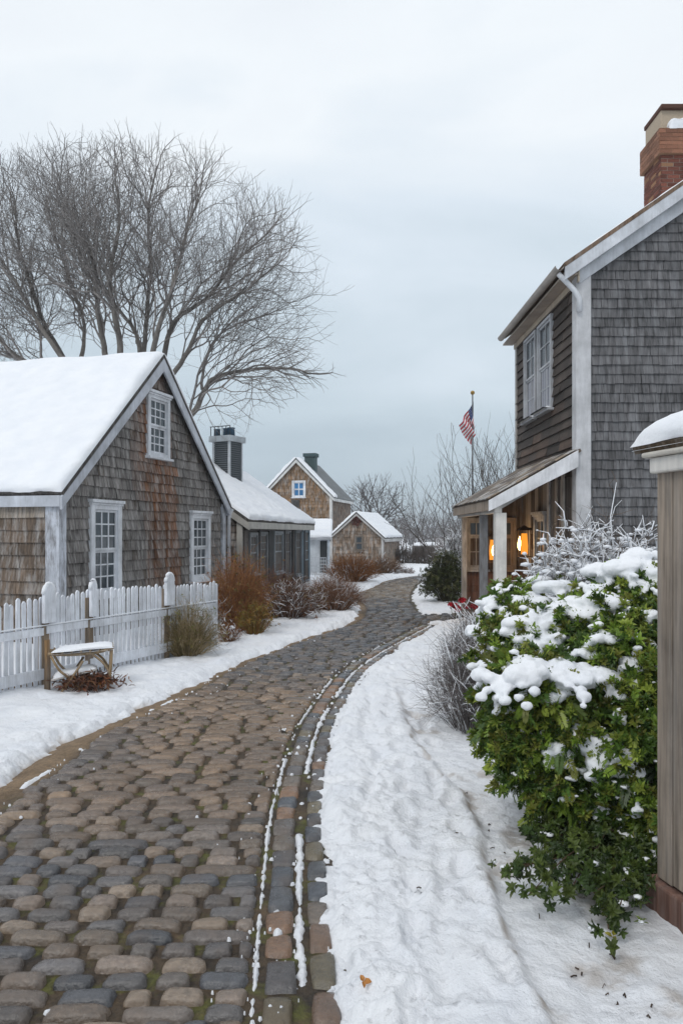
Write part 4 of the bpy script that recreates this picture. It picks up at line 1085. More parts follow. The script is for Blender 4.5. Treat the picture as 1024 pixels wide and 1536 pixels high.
def twigs(base, rx, ry, h, n, r0, rng, forks=4, flop=.25, spread=.35, up=.5, sub=.32, hmin=.6):
    """stems rising from a root patch to a dome, each with finer side twigs"""
    out = []; base = np.asarray(base, float)
    for k in range(n):
        a, q = rng.rand() * 2 * pi, sqrt(rng.rand())
        s = base + np.array([cos(a) * rx * spread * q, sin(a) * ry * spread * q, 0])
        e = base + np.array([cos(a) * rx * q, sin(a) * ry * q, h * sqrt(max(.02, 1 - (q * .92) ** 2)) * rng.uniform(hmin, 1.05)]) + rng.randn(3) * .04 * h
        m = s * .5 + e * .5 + np.array([0, 0, up * .25 * h]) + rng.randn(3) * .06 * h
        t = np.linspace(0, 1, 6)[:, None]
        pts = s * (1 - t) ** 2 + m * 2 * t * (1 - t) + e * t * t + rng.randn(6, 3) * .022 * h * t
        rr = r0 * (1 - .65 * t[:, 0]); out.append((pts, rr))
        for f in range(forks):
            tt = rng.uniform(.35, .98); i = tt * 5; i0 = min(4, int(i)); p0 = pts[i0] + (pts[i0 + 1] - pts[i0]) * (i - i0)
            d = unit(pts[i0 + 1] - pts[i0]) + rng.randn(3) * .55 + UP * .15; d = unit(d); L = h * sub * rng.uniform(.4, 1.1)
            p1 = p0 + d * L * .5 + rng.randn(3) * .02 * h; p2 = p1 + unit(d + rng.randn(3) * .3 - UP * flop) * L * .5
            out.append((np.array([p0, p1, p2]), r0 * np.array([.55, .45, .3])))
    return out
def snow_on(mb, paths, rng, frac=.6, k=1.7, lift=1.1, rmin=.004):
    """lines of snow lying along the upper side of twigs"""
    for pts, r in paths:
        if rng.rand() > frac: continue
        d = unit(pts[-1] - pts[0])
        if abs(d[2]) > .93 and rng.rand() < .7: continue
        rr = np.maximum(rmin, r * k) * rng.uniform(.7, 1.4)
        rr = rr * (.75 + .5 * rng.rand(len(pts))); rr[-1] *= .5
        mb.tube(pts + UP * (rr * lift)[:, None], rr, 4, (1, 1, 1), cap=True)
_bm = None
import bmesh
def ico(sub):
    b = bmesh.new(); bmesh.ops.create_icosphere(b, subdivisions=sub, radius=1)
    v = np.array([q.co[:] for q in b.verts]); f = np.array([[w.index for w in q.verts] for q in b.faces]); b.free(); return v, f
ICO = {1: ico(1), 2: ico(2)}
def blob(mb, c, r, sub=2, col=(1, 1, 1)):
    v, f = ICO[sub]; mb.add(np.asarray(c) + v * np.asarray(r), f, col, True)
def soften(o, voxel, it=6):
    m = o.modifiers.new('fuse', 'REMESH'); m.mode = 'VOXEL'; m.voxel_size = voxel; m.use_smooth_shade = True
    s = o.modifiers.new('soften', 'SMOOTH'); s.factor = .5; s.iterations = it
def frames(n, d, rng):
    """n rotation matrices whose z axis is d"""
    d = d / np.linalg.norm(d, axis=1)[:, None]
    a = rng.randn(n, 3); x = np.cross(a, d); x /= np.linalg.norm(x, axis=1)[:, None]; y = np.cross(d, x)
    return np.stack([x, y, d], -1)
def rosette(nl, length, width, tilt, rng, droop=.25):
    """whorl of folded leaves round +z"""
    V, F = [], []
    for i in range(nl):
        a = i * 2.4 + rng.rand() * .5; el = tilt * (.45 + .9 * (i / nl)); L = length * (.7 + .5 * rng.rand()); w = width * (.8 + .4 * rng.rand())
        out = np.array([cos(a) * cos(el), sin(a) * cos(el), sin(el)]); sd = np.array([-sin(a), cos(a), 0]); nn = np.cross(out, sd)
        z0 = np.array([0, 0, length * .35 * i / nl])
        p = [z0, z0 + out * L * .35 + sd * w + nn * w * .45, z0 + out * L * .75 + sd * w * .75 + nn * (w * .4 - L * droop * .4), z0 + out * L - nn * L * droop,
             z0 + out * L * .75 - sd * w * .75 + nn * (w * .4 - L * droop * .4), z0 + out * L * .35 - sd * w + nn * w * .45, z0 + out * L * .5 - nn * L * droop * .12]
        b = len(V); V += p; F += [[b, b + 6, b + 1, b + 1], [b + 1, b + 6, b + 2, b + 2], [b + 2, b + 6, b + 3, b + 3], [b + 3, b + 6, b + 4, b + 4], [b + 4, b + 6, b + 5, b + 5], [b + 5, b + 6, b, b]]
    return np.array(V), np.array(F)[:, :3]
def scatter(mb, tpl, pos, dirs, scale, cols, rng):
    V, F = tpl; n = len(pos)
    Rm = frames(n, dirs, rng)
    v = np.einsum('nij,tj->nti', Rm, V) * np.asarray(scale)[:, None, None] + pos[:, None]
    f = F[None] + (np.arange(n) * len(V))[:, None, None]
    mb.add(v.reshape(-1, 3), f.reshape(-1, 3), np.repeat(cols, len(F), axis=0), False)

# ------------------------------------------------------------------ the big bare tree behind the cottage
rng = np.random.RandomState(3)
TD = 21.5
def tp(x, y, dd=0): return P(x, y, TD + dd)
paths = []
trunk = [tp(196, 900), tp(198, 760), tp(200, 690), tp(202, 650)]
paths.append((np.array(trunk), np.array([.34, .28, .24, .20])))
paths.append((np.array([tp(150, 900, 1.5), tp(140, 700, 1.5), tp(128, 610, 1.5)]), np.array([.24, .18, .14])))
limbs = [
    ([(202, 650), (165, 560), (154, 500), (148, 450), (138, 385), (100, 300)], .20, 0.3),
    ([(202, 650), (188, 560), (178, 480), (168, 420), (180, 340), (175, 270)], .19, -.6),
    ([(202, 650), (212, 560), (208, 500), (176, 455), (140, 400), (110, 350)], .15, 1.0),
    ([(202, 650), (222, 560), (236, 495), (262, 420), (280, 345), (300, 290)], .18, -1.0),
    ([(202, 650), (215, 560), (222, 480), (228, 400), (225, 320), (235, 250)], .17, .8),
    ([(202, 650), (240, 560), (258, 490), (310, 448), (350, 400), (400, 355)], .17, .2),
    ([(202, 650), (250, 575), (285, 520), (304, 480), (365, 440), (420, 395)], .15, -.8),
    ([(202, 650), (255, 640), (284, 618), (303, 584), (319, 566), (366, 553), (425, 552), (462, 560)], .19, 0.0),
    ([(303, 584), (306, 555), (320, 512), (355, 485), (395, 470), (440, 450)], .085, .4),
    ([(284, 618), (298, 560), (330, 500), (372, 462)], .075, -.5),
    ([(128, 610), (110, 560), (66, 485), (46, 430), (28, 370), (22, 300)], .17, 1.5),
    ([(128, 610), (100, 545), (52, 476), (22, 424), (-10, 370), (-30, 310)], .15, .6),
    ([(128, 610), (122, 550), (128, 490), (108, 430), (82, 360), (66, 300)], .14, 2.2),
    ([(128, 610), (90, 556), (40, 540), (-10, 525), (-60, 500)], .12, 1.8),
    ([(60, 545), (62, 505), (48, 450), (58, 400)], .07, 1.8),
    ([(128, 610), (70, 560), (10, 520), (-50, 440), (-80, 360)], .14, .9),
]
def env_px(p, x0, y0, rx, ry, rng=rng):
    x = 512 + p[0] / p[1] * FPX; y = HOR - (p[2] - EYE) / p[1] * FPX
    return ((x - x0) / rx) ** 2 + ((y - y0) / ry) ** 2 < 1 + .10 * rng.randn()
env = lambda p: env_px(p, 165, 455, 318, 240) and abs(p[1] - TD) < 4.5
cen = tp(195, 560)
for pl, r0, dd in limbs:
    n = len(pl); c = np.array([tp(x, y, dd * min(1, i / 2)) for i, (x, y) in enumerate(pl)])
    cc = catmull([tuple(q) for q in c], 6); rr = np.interp(np.linspace(0, 1, len(cc)), [0, .5, 1], [r0 * .58, r0 * .34, r0 * .11])
    cc = cc + np.cumsum(rng.randn(*cc.shape) * .012, axis=0)
    paths.append((cc, rr))
    # side branches along the limb, and a leader from its end
    total = arc(cc)[-1]
    grow(paths, rng, cc[-1], unit(cc[-1] - cc[-4]), rr[-1], .62, env, .0028, .05)
    ns = int(total * 4.0); start = .30 if r0 > .1 else .15
    for s in range(ns):
        t = start + (1 - start) * (s + rng.rand()) / ns; i = min(len(cc) - 2, int(t * (len(cc) - 1)))
        tg = unit(cc[i + 1] - cc[i]); out = unit(cc[i] - cen)
        d = unit(tg * 1.0 + out * .5 + rng.randn(3) * np.array([.40, .45, .36]) + UP * .10)
        low = pl[-1][1] > 500
        rb = min(rr[i] * .62, .010 + .030 * rng.rand() ** 1.5)
        grow(paths, rng, cc[i], d, rb, .42 + .36 * rng.rand(), env, .0028, .035 if not low else .0, .13, (10, 22, 22, 40))
mb = MB()
def bark(m): return lin(110, 105, 100) * (.75 + .5 * rng.rand()) if m > .05 else lin(134, 129, 126) * (.7 + .5 * rng.rand())
t = thing('bare_tree', 'large bare tree with a broad fan of fine twigs behind the shingled cottage', 'tree', tp(196, 890))
big = [q for q in paths if q[1][0] > .03]; fine = [q for q in paths if q[1][0] <= .03]
put_tubes(mb, big, bark); mb.build('trunk', M['bark'], t)
mb = MB(); put_tubes(mb, fine, bark); mb.build('crown', M['twig'], t)

# ------------------------------------------------------------------ smaller bare trees farther off
def bare_tree(px, base_d, top_py, w_px, label, r0=.12, seed=1, rmin=.010, lean=0, stems=1, col=(92, 86, 84), group='bare trees beyond the bend', split_h=.25):
    ps = []
    rng = np.random.RandomState(seed); b0 = np.array([PX(px, base_d), base_d, -.05]); H = PZ(top_py, base_d); W = w_px / FPX * base_d / 2
    e = lambda p: ((p[0] - b0[0] - lean * .6) / W) ** 2 + ((p[1] - b0[1]) / W) ** 2 + ((p[2] - H * .6) / (H * .42)) ** 2 < 1 + .2 * rng.randn() or p[2] < H * .45
    if stems == 1:
        tk = np.array([b0, b0 + [0, 0, H * .16], b0 + [.05 * W, 0, H * .30]]); ps.append((tk, np.array([r0, r0 * .85, r0 * .7])))
        for s in range(9):
            a = s * 2.4; o = np.array([cos(a), sin(a), 0]) * rng.uniform(.35, 1.0) + UP * rng.uniform(.7, 1.3)
            grow(ps, rng, b0 + np.array([0, 0, H * rng.uniform(.18, .32)]), unit(o), r0 * rng.uniform(.34, .5), H * .15, e, rmin, .03, .12, (12, 26, 24, 46), (.82, .66), 3, .35)
    for s in range(stems if stems > 1 else 0):
        d = unit(np.array([lean * .25 + rng.randn() * .12 * (stems > 1) * 2, rng.randn() * .1 * (stems > 1) * 2, 1])); b = b0 + np.array([rng.randn() * .15, rng.randn() * .15, 0]) * (stems > 1)
        grow(ps, rng, b, d, r0 * rng.uniform(.7, 1.05), H * split_h, e, rmin, .05, .10, (14, 28, 28, 50), (.80, .66), 3, .55)
    t = thing('bare_tree', label, 'tree', b0, group)
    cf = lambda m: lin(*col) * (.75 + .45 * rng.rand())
    k = r0 * .5
    tr = MB(); put_tubes(tr, [q for q in ps if q[1][0] > k], cf, .2); tr.build('trunk', M['bark'], t)
    cr = MB(); put_tubes(cr, [q for q in ps if q[1][0] <= k], cf, .2); cr.build('crown', M['twig'], t)
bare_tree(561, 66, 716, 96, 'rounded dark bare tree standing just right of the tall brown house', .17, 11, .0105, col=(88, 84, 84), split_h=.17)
bare_tree(628, 62, 756, 66, 'bare tree above the little snow-roofed hut at the bend', .08, 12, .0065, stems=3, col=(116, 112, 112), split_h=.2)  # on these thin far trees distance haze is painted into a paler col
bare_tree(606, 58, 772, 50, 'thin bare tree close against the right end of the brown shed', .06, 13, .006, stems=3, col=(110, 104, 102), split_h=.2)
bare_tree(655, 70, 764, 60, 'haze-paled bare tree behind the snow-roofed hut', .08, 14, .008, stems=3, col=(126, 124, 126), split_h=.2)
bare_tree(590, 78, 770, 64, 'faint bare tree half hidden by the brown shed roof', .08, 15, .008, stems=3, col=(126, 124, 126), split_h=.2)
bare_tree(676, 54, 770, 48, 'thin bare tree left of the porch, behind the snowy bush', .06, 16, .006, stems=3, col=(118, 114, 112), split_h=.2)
def thicket(px, d, top_py, w_px, label, seed, n, lean=0, col=(96, 90, 86)):
    rng = np.random.RandomState(seed); b0 = np.array([PX(px, d), d, -.05]); H = PZ(top_py, d); W = w_px / FPX * d / 2; ps = []
    for k in range(n):
        b = b0 + np.array([rng.uniform(-.4, .4) * W, rng.randn() * .3, 0]); dd = unit(np.array([rng.randn() * .28 + lean, rng.randn() * .22, 1]))
        hmax = H * rng.uniform(.62, 1.0)
        e = lambda p: p[2] < hmax and abs(p[0] - b0[0] - lean * p[2] * .6) < W * 1.1
        grow(ps, rng, b, dd, .026 * rng.uniform(.7, 1.1), H * .20, e, .0036, .07, .09, (8, 20, 20, 38), (.82, .62), 3, .4)
    t = thing('bare_tree', label, 'tree', b0, 'bare trees beside the porch')
    cf = lambda m: lin(*col) * (.7 + .5 * rng.rand())
    tr = MB(); put_tubes(tr, [q for q in ps if q[1][0] > .014], cf, .2); tr.build('trunk', M['bark'], t)
    cr = MB(); put_tubes(cr, [q for q in ps if q[1][0] <= .014], cf, .2); cr.build('crown', M['twig'], t)
thicket(694, 21, 672, 120, 'open bare tree leaning left above the dark green shrub by the porch', 18, 5, -.42, (88, 82, 78))
thicket(722, 24, 650, 110, 'bushy bare tree behind the flagpole above the porch roof', 19, 9)
thicket(762, 23, 622, 80, 'bare tree pressed against the dark side wall above the porch', 20, 8)

# ------------------------------------------------------------------ shrubs
def shrub(name, label, cat, base, rx, ry, h, n, r0, cols, seed, forks=4, group=None, snow=0, sub=.3, mat='twig', hmin=.6, spread=.4, leaf=None, snow_k=1.7, flop=.2, mound=0):
    rng = np.random.RandomState(seed); base = np.array([base[0], base[1], ground_z(base[0], base[1]) - .03])
    t = thing(name, label, cat, base, group); ps = twigs(base, rx, ry, h, n, r0, rng, forks, sub=sub, hmin=hmin, spread=spread, flop=flop)
    mb = MB(); nc = len(cols)
    put_tubes(mb, ps, lambda m: lin(*cols[rng.randint(nc)]) * (.65 + .6 * rng.rand())); mb.build('stems', M[mat], t)
    if leaf:
        lm = MB(); ends = np.array([p[-1] for p, r in ps if rng.rand() < leaf[1]]); ends = ends + rng.randn(*ends.shape) * .02
        dirs = ends - base + rng.randn(*ends.shape) * .3 + UP * .2
        tpl = rosette(leaf[2], leaf[3], leaf[4], .8, rng); lc = np.array([lin(*leaf[0][rng.randint(len(leaf[0]))]) * (.6 + .7 * rng.rand()) for _ in ends])
        scatter(lm, tpl, ends, dirs, rng.uniform(.7, 1.2, len(ends)), lc, rng); lm.build('foliage', M['leaf'], t)
    if snow or mound:
        sm = MB(); snow_on(sm, ps, rng, snow, snow_k)
        for k in range(mound):
            a, q = rng.rand() * 2 * pi, sqrt(rng.rand()) * .75; z = h * sqrt(1 - (q * .92) ** 2) * rng.uniform(.72, .92); s = rng.uniform(.05, .12) * (rx + h) * .55
            blob(sm, base + np.array([cos(a) * rx * q, sin(a) * ry * q, z]), (s * rng.uniform(.9, 1.6), s, s * .42), 2)
        sm.build('snow', M['snow'], t)['kind'] = 'stuff'
    return t
def gp_(px, py): x, y = G(px, py); return (x, y)
VG = 'winter shrubs along the left verge'
shrub('rust_shrub', 'tall rust-red upright shrub with green-gold base past the picket fence end', 'shrub', gp_(356, 950), .52, .42, 1.34, 620, .0042, ((162, 112, 68), (148, 94, 60), (172, 128, 82), (132, 86, 58)), 31, 4, VG, leaf=(((128, 110, 52), (140, 100, 48), (104, 88, 40)), .08, 5, .05, .008), hmin=.45, spread=.30, sub=.32)
shrub('golden_shrub', 'low golden-green tuft at the foot of the tall rust-red shrub', 'shrub', gp_(382, 956), .28, .22, .55, 240, .004, ((148, 122, 58), (120, 108, 52), (140, 92, 54)), 131, 3, VG, leaf=(((122, 108, 48), (146, 112, 54)), .15, 5, .05, .008), hmin=.5)
shrub('tan_grass_clump', 'tan and green grassy clump against the white picket fence', 'grass clump', gp_(280, 988), .52, .34, .80, 700, .0034, ((160, 140, 106), (136, 118, 78), (172, 154, 124), (112, 100, 58)), 32, 2, VG, hmin=.4, spread=.30, sub=.25, leaf=(((104, 106, 44), (130, 120, 60)), .05, 4, .06, .006))
shrub('rusty_tuft', 'small rusty tuft dusted with snow between the grassy clump and the tall rust-red shrub', 'shrub', gp_(342, 966), .22, .2, .34, 200, .0035, ((142, 98, 66), (124, 84, 58)), 33, 3, VG, snow=.12, mound=3, hmin=.5)
shrub('frosted_bush', 'white frosted twiggy bush over the far end of the picket fence', 'bush', gp_(318, 950), .42, .3, .78, 240, .004, ((150, 136, 124), (120, 104, 92)), 34, 5, VG, snow=.62, snow_k=1.5, hmin=.6)
shrub('dark_brown_shrub', 'low dark brown mounded shrub with snow in front of the dark glazed house', 'shrub', gp_(432, 930), .72, .5, .76, 700, .0042, ((112, 84, 68), (128, 96, 72), (98, 76, 66)), 35, 5, VG, snow=.14, hmin=.5, leaf=(((110, 92, 52), (120, 84, 56)), .06, 4, .05, .008))
shrub('dark_brown_shrub', 'tall thin reddish-brown shrub rising behind the low dark mounded one', 'shrub', (PX(418, 15.6), 15.6), .5, .35, 1.0, 260, .004, ((124, 84, 64), (110, 78, 64)), 36, 4, VG, hmin=.55)
shrub('snowy_mound_bush', 'rounded brown shrub half buried in snow beside the dark mounded one', 'shrub', gp_(474, 918), .3, .3, .45, 160, .004, ((120, 96, 78), (104, 80, 66)), 37, 4, VG, snow=.4, mound=12, hmin=.5)
shrub('brown_shrub', 'broad reddish-brown shrub close to the lane before the glazed end bay', 'shrub', gp_(500, 918), .7, .5, .80, 640, .0046, ((140, 104, 80), (124, 90, 70), (150, 116, 90)), 38, 5, VG, snow=.08, hmin=.5)
shrub('orange_shrub', 'bright orange-brown shrub in front of the small brown shed', 'shrub', gp_(528, 875), 1.0, .5, 1.0, 520, .007, ((166, 112, 58), (150, 98, 54), (132, 90, 58)), 39, 4, VG, hmin=.5, snow=.05)
shrub('brown_shrub', 'dull brown bush along the foot of the brown shed', 'shrub', gp_(572, 862), .9, .4, .78, 420, .008, ((136, 108, 84), (118, 92, 74)), 40, 4, VG, hmin=.45, snow=.06)
shrub('twig_pile', 'heap of pale brown twigs and snow at the roadside bend', 'twig heap', gp_(606, 862), .5, .3, .34, 160, .009, ((140, 112, 98), (116, 92, 82)), 41, 3, None, snow=.35, mound=4, hmin=.3)
# right of the lane
shrub('dark_green_shrub', 'dense dark green shrub beside the porch, rising from a snow bank', 'shrub', (PX(672, 18.4), 18.6), .48, .45, 1.08, 560, .006, ((92, 88, 62), (80, 78, 58)), 42, 4, None, leaf=(((76, 84, 44), (92, 92, 58), (64, 72, 42)), .75, 6, .07, .012), snow=.03, hmin=.5)
shrub('snow_covered_bush', 'low white bush buried in snow at the bend, behind the dark green shrub', 'bush', (PX(655, 24), 24), .55, .4, .52, 140, .008, ((120, 110, 104), (100, 92, 86)), 43, 4, None, snow=.6, snow_k=2, mound=26, hmin=.6)
shrub('snowy_bush', 'tall snow-laden bush behind the dark green shrub, left of the porch', 'bush', (PX(684, 25), 25), .5, .5, 1.75, 260, .008, ((120, 112, 108), (98, 92, 88)), 44, 5, None, snow=.7, snow_k=2.2, mound=24, hmin=.6)
shrub('grey_twig_shrub', 'fine grey leafless shrub leaning over the snow bank before the evergreen', 'shrub', (1.22, 6.75), .50, .55, .98, 620, .0026, ((112, 104, 100), (92, 86, 84), (128, 122, 120)), 45, 6, None, snow=.10, snow_k=1.3, hmin=.45, sub=.28, spread=.5)
shrub('grey_twig_shrub', 'low grey frosted shrub at the foot of the porch', 'shrub', (1.85, 9.6), .6, .6, .8, 420, .003, ((126, 118, 114), (104, 98, 96)), 46, 5, None, snow=.45, snow_k=1.5, hmin=.45, sub=.28, spread=.5)
# low dark hedge and a snow-roofed hut beyond the bend
h = MB(); rng = np.random.RandomState(50)
for k in range(7): pass
shrub('dark_hedge', 'long low dark hedge crossing behind the bend', 'hedge', (PX(632, 40), 41), 2.4, .6, .95, 800, .010, ((92, 84, 80), (78, 72, 70), (104, 92, 84)), 51, 4, None, hmin=.7, spread=.95, mound=0)
t = thing('snow_roofed_hut', 'tiny hut with a snow-covered roof beyond the dark hedge', 'hut', (PX(640, 52), 52, 0))
w_ = MB(); hx0, hx1 = PX(619, 52), PX(660, 52); w_.box((hx0 + .15, 52, -.1), (hx1 - hx0 - .3, 0, 0), (0, 2, 0), (0, 0, 1.0), lin(96, 92, 92)); w_.build('wall', M['board'], t)
r_ = MB(); q = [np.array(p) for p in ((hx0, 51.8, .86), (hx1, 51.8, .86), (hx1 - .2, 53, PZ(817, 53)), (hx0 + .35, 53, PZ(817, 53)))]; roof_slab(r_, *q, .08, lin(120, 116, 114)); rr_ = r_.build('roof', M['board'], t)
sm = MB(); snow_slab(sm, *(p + UP * .012 for p in q), .16, 30, 12, 81); sm.build('roof_snow', M['snow'], rr_)
t = thing('garden_fence', 'thin grey stake fence right of the snow-roofed hut', 'fence', (PX(664, 45), 45, 0)); w_ = MB()
for x in np.linspace(PX(652, 45), PX(675, 45), 8): w_.box((x, 45, -.1), (.06, 0, 0), (0, .05, 0), (0, 0, 1.5 + .2 * rng.rand()), lin(120, 112, 110))
w_.box((PX(652, 45), 44.95, .9), (PX(675, 45) - PX(652, 45), 0, 0), (0, .045, 0), (0, 0, .08), lin(120, 112, 110)); w_.build('pickets', M['board'], t)
# far wood closing the view; distance haze is painted into its pale twig colours
ft = MB(); rng = np.random.RandomState(52)
for k in range(420):
    x = rng.uniform(-40, 60); y = rng.uniform(95, 125); hh = rng.uniform(2.2, 5.0) * (1 + .3 * math.sin(x * .4)); b = np.array([x, y, -.1])
    for s in range(9):
        d = np.array([rng.randn() * .32, rng.randn() * .2, 1]); e = b + d * hh * rng.uniform(.6, 1); m = (b + e) / 2 + rng.randn(3) * .15
        ft.tube([b, m, e], [.03, .026, .016], 3, lin(112, 110, 112) * (.75 + .4 * rng.rand()), cap=False)
        for q in range(3):
            p0 = m + (e - m) * rng.rand(); ft.tube([p0, p0 + unit(d + rng.randn(3) * .6) * hh * .25], [.018, .012], 3, lin(118, 115, 116) * (.75 + .4 * rng.rand()), cap=False)
tag(ft.build('distant_wood', M['twig'], kind='stuff'), 'distant leafless wood along the horizon', 'wood')

# ------------------------------------------------------------------ flag
fd = 26.0
t = thing('flagpole', 'slim grey flagpole rising behind the porch roof', 'flagpole', (PX(708, fd), fd, 0))
pm = MB(); fx = PX(708.5, fd); zt_ = PZ(592, fd); pm.tube([(fx, fd, -.1), (fx, fd, 3), (fx, fd, zt_)], [.035, .03, .022], 8, lin(96, 98, 102)); pm.build('pole', M['metal'], t)
fb = MB(); blob(fb, (fx, fd, zt_ + .07), .075, 2, lin(150, 120, 60)); fb.build('finial', M['metal'], t)
fl = MB(); nu, nv = 53, 39
u = np.linspace(0, 1, nu); v = np.linspace(0, 1, nv); U, V = np.meshgrid(u, v)
# hangs from the hoist in folds: the fly droops down beside the pole
hz = PZ(602, fd)
fall = U * .95; ang = radians(66)
Xf = fx + .03 - .50 * U ** 1.1 * (1 - .1 * V) + .56 * V * U * (1 - .25 * U) + .05 * np.sin(U * 9 + V * 3) * U
Zf = hz - V * .68 - fall * (.84) - .05 * np.sin(U * 6) * V
Yf = fd + .14 * np.sin(U * 13 + V * 2.5) * U ** .5 + .07 * np.sin(U * 25 + 1) * U
pts = np.stack([Xf, Yf, Zf], -1)
red, wht, blu = lin(176, 34, 52), lin(226, 224, 226), lin(34, 50, 100)
cols = np.zeros((nv - 1, nu - 1, 3))
for j in range(nv - 1):
    for i in range(nu - 1):
        uu, vv = (i + .5) / (nu - 1), (j + .5) / (nv - 1)
        c = red if int(vv * 13) % 2 == 0 else wht
        if uu < .40 and vv < 7 / 13:
            c = blu
            if (j % 4 == 2) and (i % 4 == (2 if (j // 4) % 2 else 0)): c = wht
        cols[j, i] = c
fl.grid(pts, cols.reshape(-1, 3)); tag(fl.build('flag', M['plain']), 'red and white striped flag with starred blue corner hanging limp on the flagpole', 'flag')

# ------------------------------------------------------------------ picket fence
t = thing('picket_fence', 'white picket fence with rounded posts in front of the shingled cottage', 'fence', (-2.9, 9, 0))
fa_, fb_ = np.array([*G(0, 1050), 0.]), np.array([*G(322, 972), 0.]); fdv = unit(fb_ - fa_); fnv = np.array([fdv[1], -fdv[0], 0]); fstart = fa_ - fdv * 2.2; flen = float(np.linalg.norm(fb_ - fstart))
def fence_u(px):
    d = np.array([(px - 512) / FPX, 1, 0]); # intersection of the sight line with the fence line, in plan
    A_ = np.array([[d[0], -fdv[0]], [d[1], -fdv[1]]]); s = np.linalg.solve(A_, fstart[:2]); return float(s[1])
rng = np.random.RandomState(60); pk = MB(); wc = lin(228, 231, 237); u = 0.0
while u < flen:
    w = .044 + .006 * rng.rand(); hgt = 1.0 + .02 * rng.randn() - .03 * math.sin(u * 1.2); tl = rng.randn() * .008; o = fstart + fdv * u + fnv * .012
    c = wc * (.86 + .16 * rng.rand())
    q = np.array([(0, .02), (w, .02), (w + tl, hgt - .022), (w * .6 + tl, hgt), (w * .4 + tl, hgt), (tl, hgt - .022)])
    pk.prism([o + fdv * a + UP * b for a, b in q], fnv * .018, c); u += w + .027 + .010 * rng.rand()
pk.build('pickets', M['fence'], t)
for z, hh in ((.60, .085), (.12, .12)):
    r_ = MB(); segs = [0, fence_u(62), fence_u(128), fence_u(246), flen]
    for a, b in zip(segs[:-1], segs[1:]): r_.box(fstart + fdv * (a + .02) + fnv * .032 + UP * (z + .01 * rng.randn()), fdv * (b - a - .04), fnv * .03, UP * hh, wc * (.9 + .1 * rng.rand()))
    r_.build('rail', M['fence'], t, bevel=.004)
    if z > .5:
        s_ = MB(); s_.box(fstart + fdv * .02 + fnv * .03 + UP * (z + hh + .012), fdv * (flen - .04), fnv * .034, UP * .012, (1, 1, 1)); s_.build('rail_snow', M['snow'], t)
bsb = MB(); bsb.box(fstart + fnv * -.02 + UP * -.1, fdv * flen, fnv * .028, UP * .20, lin(110, 90, 66)); bsb.build('base_board', M['board'], t)
def round_post(px, w, top, dep=.05, label=None, back=False):
    u = fence_u(px); o = fstart + fdv * (u - w / 2) + fnv * .064
    th = np.linspace(0, pi, 11); arcp = [(w / 2 + w / 2 * cos(a), top - .16 + .16 * sin(a) ** .8) for a in th]
    m = MB(); m.prism([o + fdv * a + UP * b for a, b in [(0, top - .42), (w, top - .42)] + arcp], fnv * dep, wc); p = m.build('post_cap_board', M['fence'], t, bevel=.008)
    m = MB(); m.box(o + fdv * (w / 2 - .045) - fnv * .10 + UP * -.1, fdv * .09, fnv * .085, UP * (top - .1), lin(132, 116, 98)); m.build('post', M['board'], t)
    s = MB(); th = np.linspace(.25, pi - .25, 9); s.tube([o + fdv * (w / 2 + w / 2 * cos(a)) + UP * (top - .155 + .16 * sin(a) ** .8) + fnv * dep / 2 for a in th], .024, 6, (1, 1, 1)); s.build('snow', M['snow'], t)
round_post(64, .16, 1.15); round_post(131, .09, 1.15, .04); round_post(246, .175, 1.16)

# ------------------------------------------------------------------ rustic stick bench by the fence, with its stake and dead leaves
bx_, by_ = PX(122, 8.25), 8.25; bz = ground_z(bx_, by_)
t = thing('stick_bench', 'low rustic bench of bent sticks with a snow-covered seat before the picket fence', 'bench', (bx_, by_, bz))
lx = np.array([.95, .30, 0]); lx = unit(lx); ly = np.array([-lx[1], lx[0], 0]); B0 = np.array([bx_, by_, 0]); sc_ = lin(150, 128, 98); rng = np.random.RandomState(70)
def stick(mb, pts, r=.013): mb.tube(catmull([tuple(B0 + lx * a + ly * b + UP * c) for a, b, c in pts], 5), r, 6, sc_ * (.7 + .5 * rng.rand()))
HB = PZ(975, 8.25)
for s in (-1, 1):
    m = MB(); stick(m, [(-.30, s * .14, HB - .03), (-.22, s * .15, HB * .6), (-.10, s * .13, HB * .35), (.02, s * .14, bz - .03)]); m.build('leg', M['board'], t)
    m = MB(); stick(m, [(.02, s * .135, HB * .78), (-.06, s * .15, HB * .5), (-.2, s * .13, bz - .03)]); m.build('leg', M['board'], t)
    m = MB(); stick(m, [(.31, s * .13, HB + .02), (.30, s * .14, HB * .6), (.27, s * .13, bz - .03)], .016); m.build('leg', M['board'], t)
    m = MB(); stick(m, [(.30, s * .14, HB * .42), (.22, s * .14, HB * .72), (.1, s * .14, HB - .02)]); m.build('brace', M['board'], t)
m = MB()
for s in (-1, 0, 1): stick(m, [(-.33, s * .13, HB - .01), (-.1, s * .14, HB - .025), (.15, s * .14, HB - .015), (.33, s * .13, HB + .035)], .017)
for a in np.linspace(-.28, .28, 7): stick(m, [(a, -.16, HB + .005), (a + .01, 0, HB - .005), (a, .16, HB + .005)], .012)
m.build('seat', M['board'], t)
m = MB(); snow_slab(m, B0 + lx * -.30 - ly * .17 + UP * (HB + .004), B0 + lx * .33 - ly * .17 + UP * (HB + .03), B0 + lx * .33 + ly * .17 + UP * (HB + .03), B0 + lx * -.22 + ly * .17 + UP * (HB + .004), .045, 30, 16, 72); m.build('seat_snow', M['snow'], t)
m = MB(); m.box(B0 + lx * -.30 - ly * .12 + UP * (bz + .09), lx * .46 + UP * .09, ly * .24, UP * .02, lin(196, 190, 184)); sh = m.build('shelf', M['paint'], t, bevel=.004)
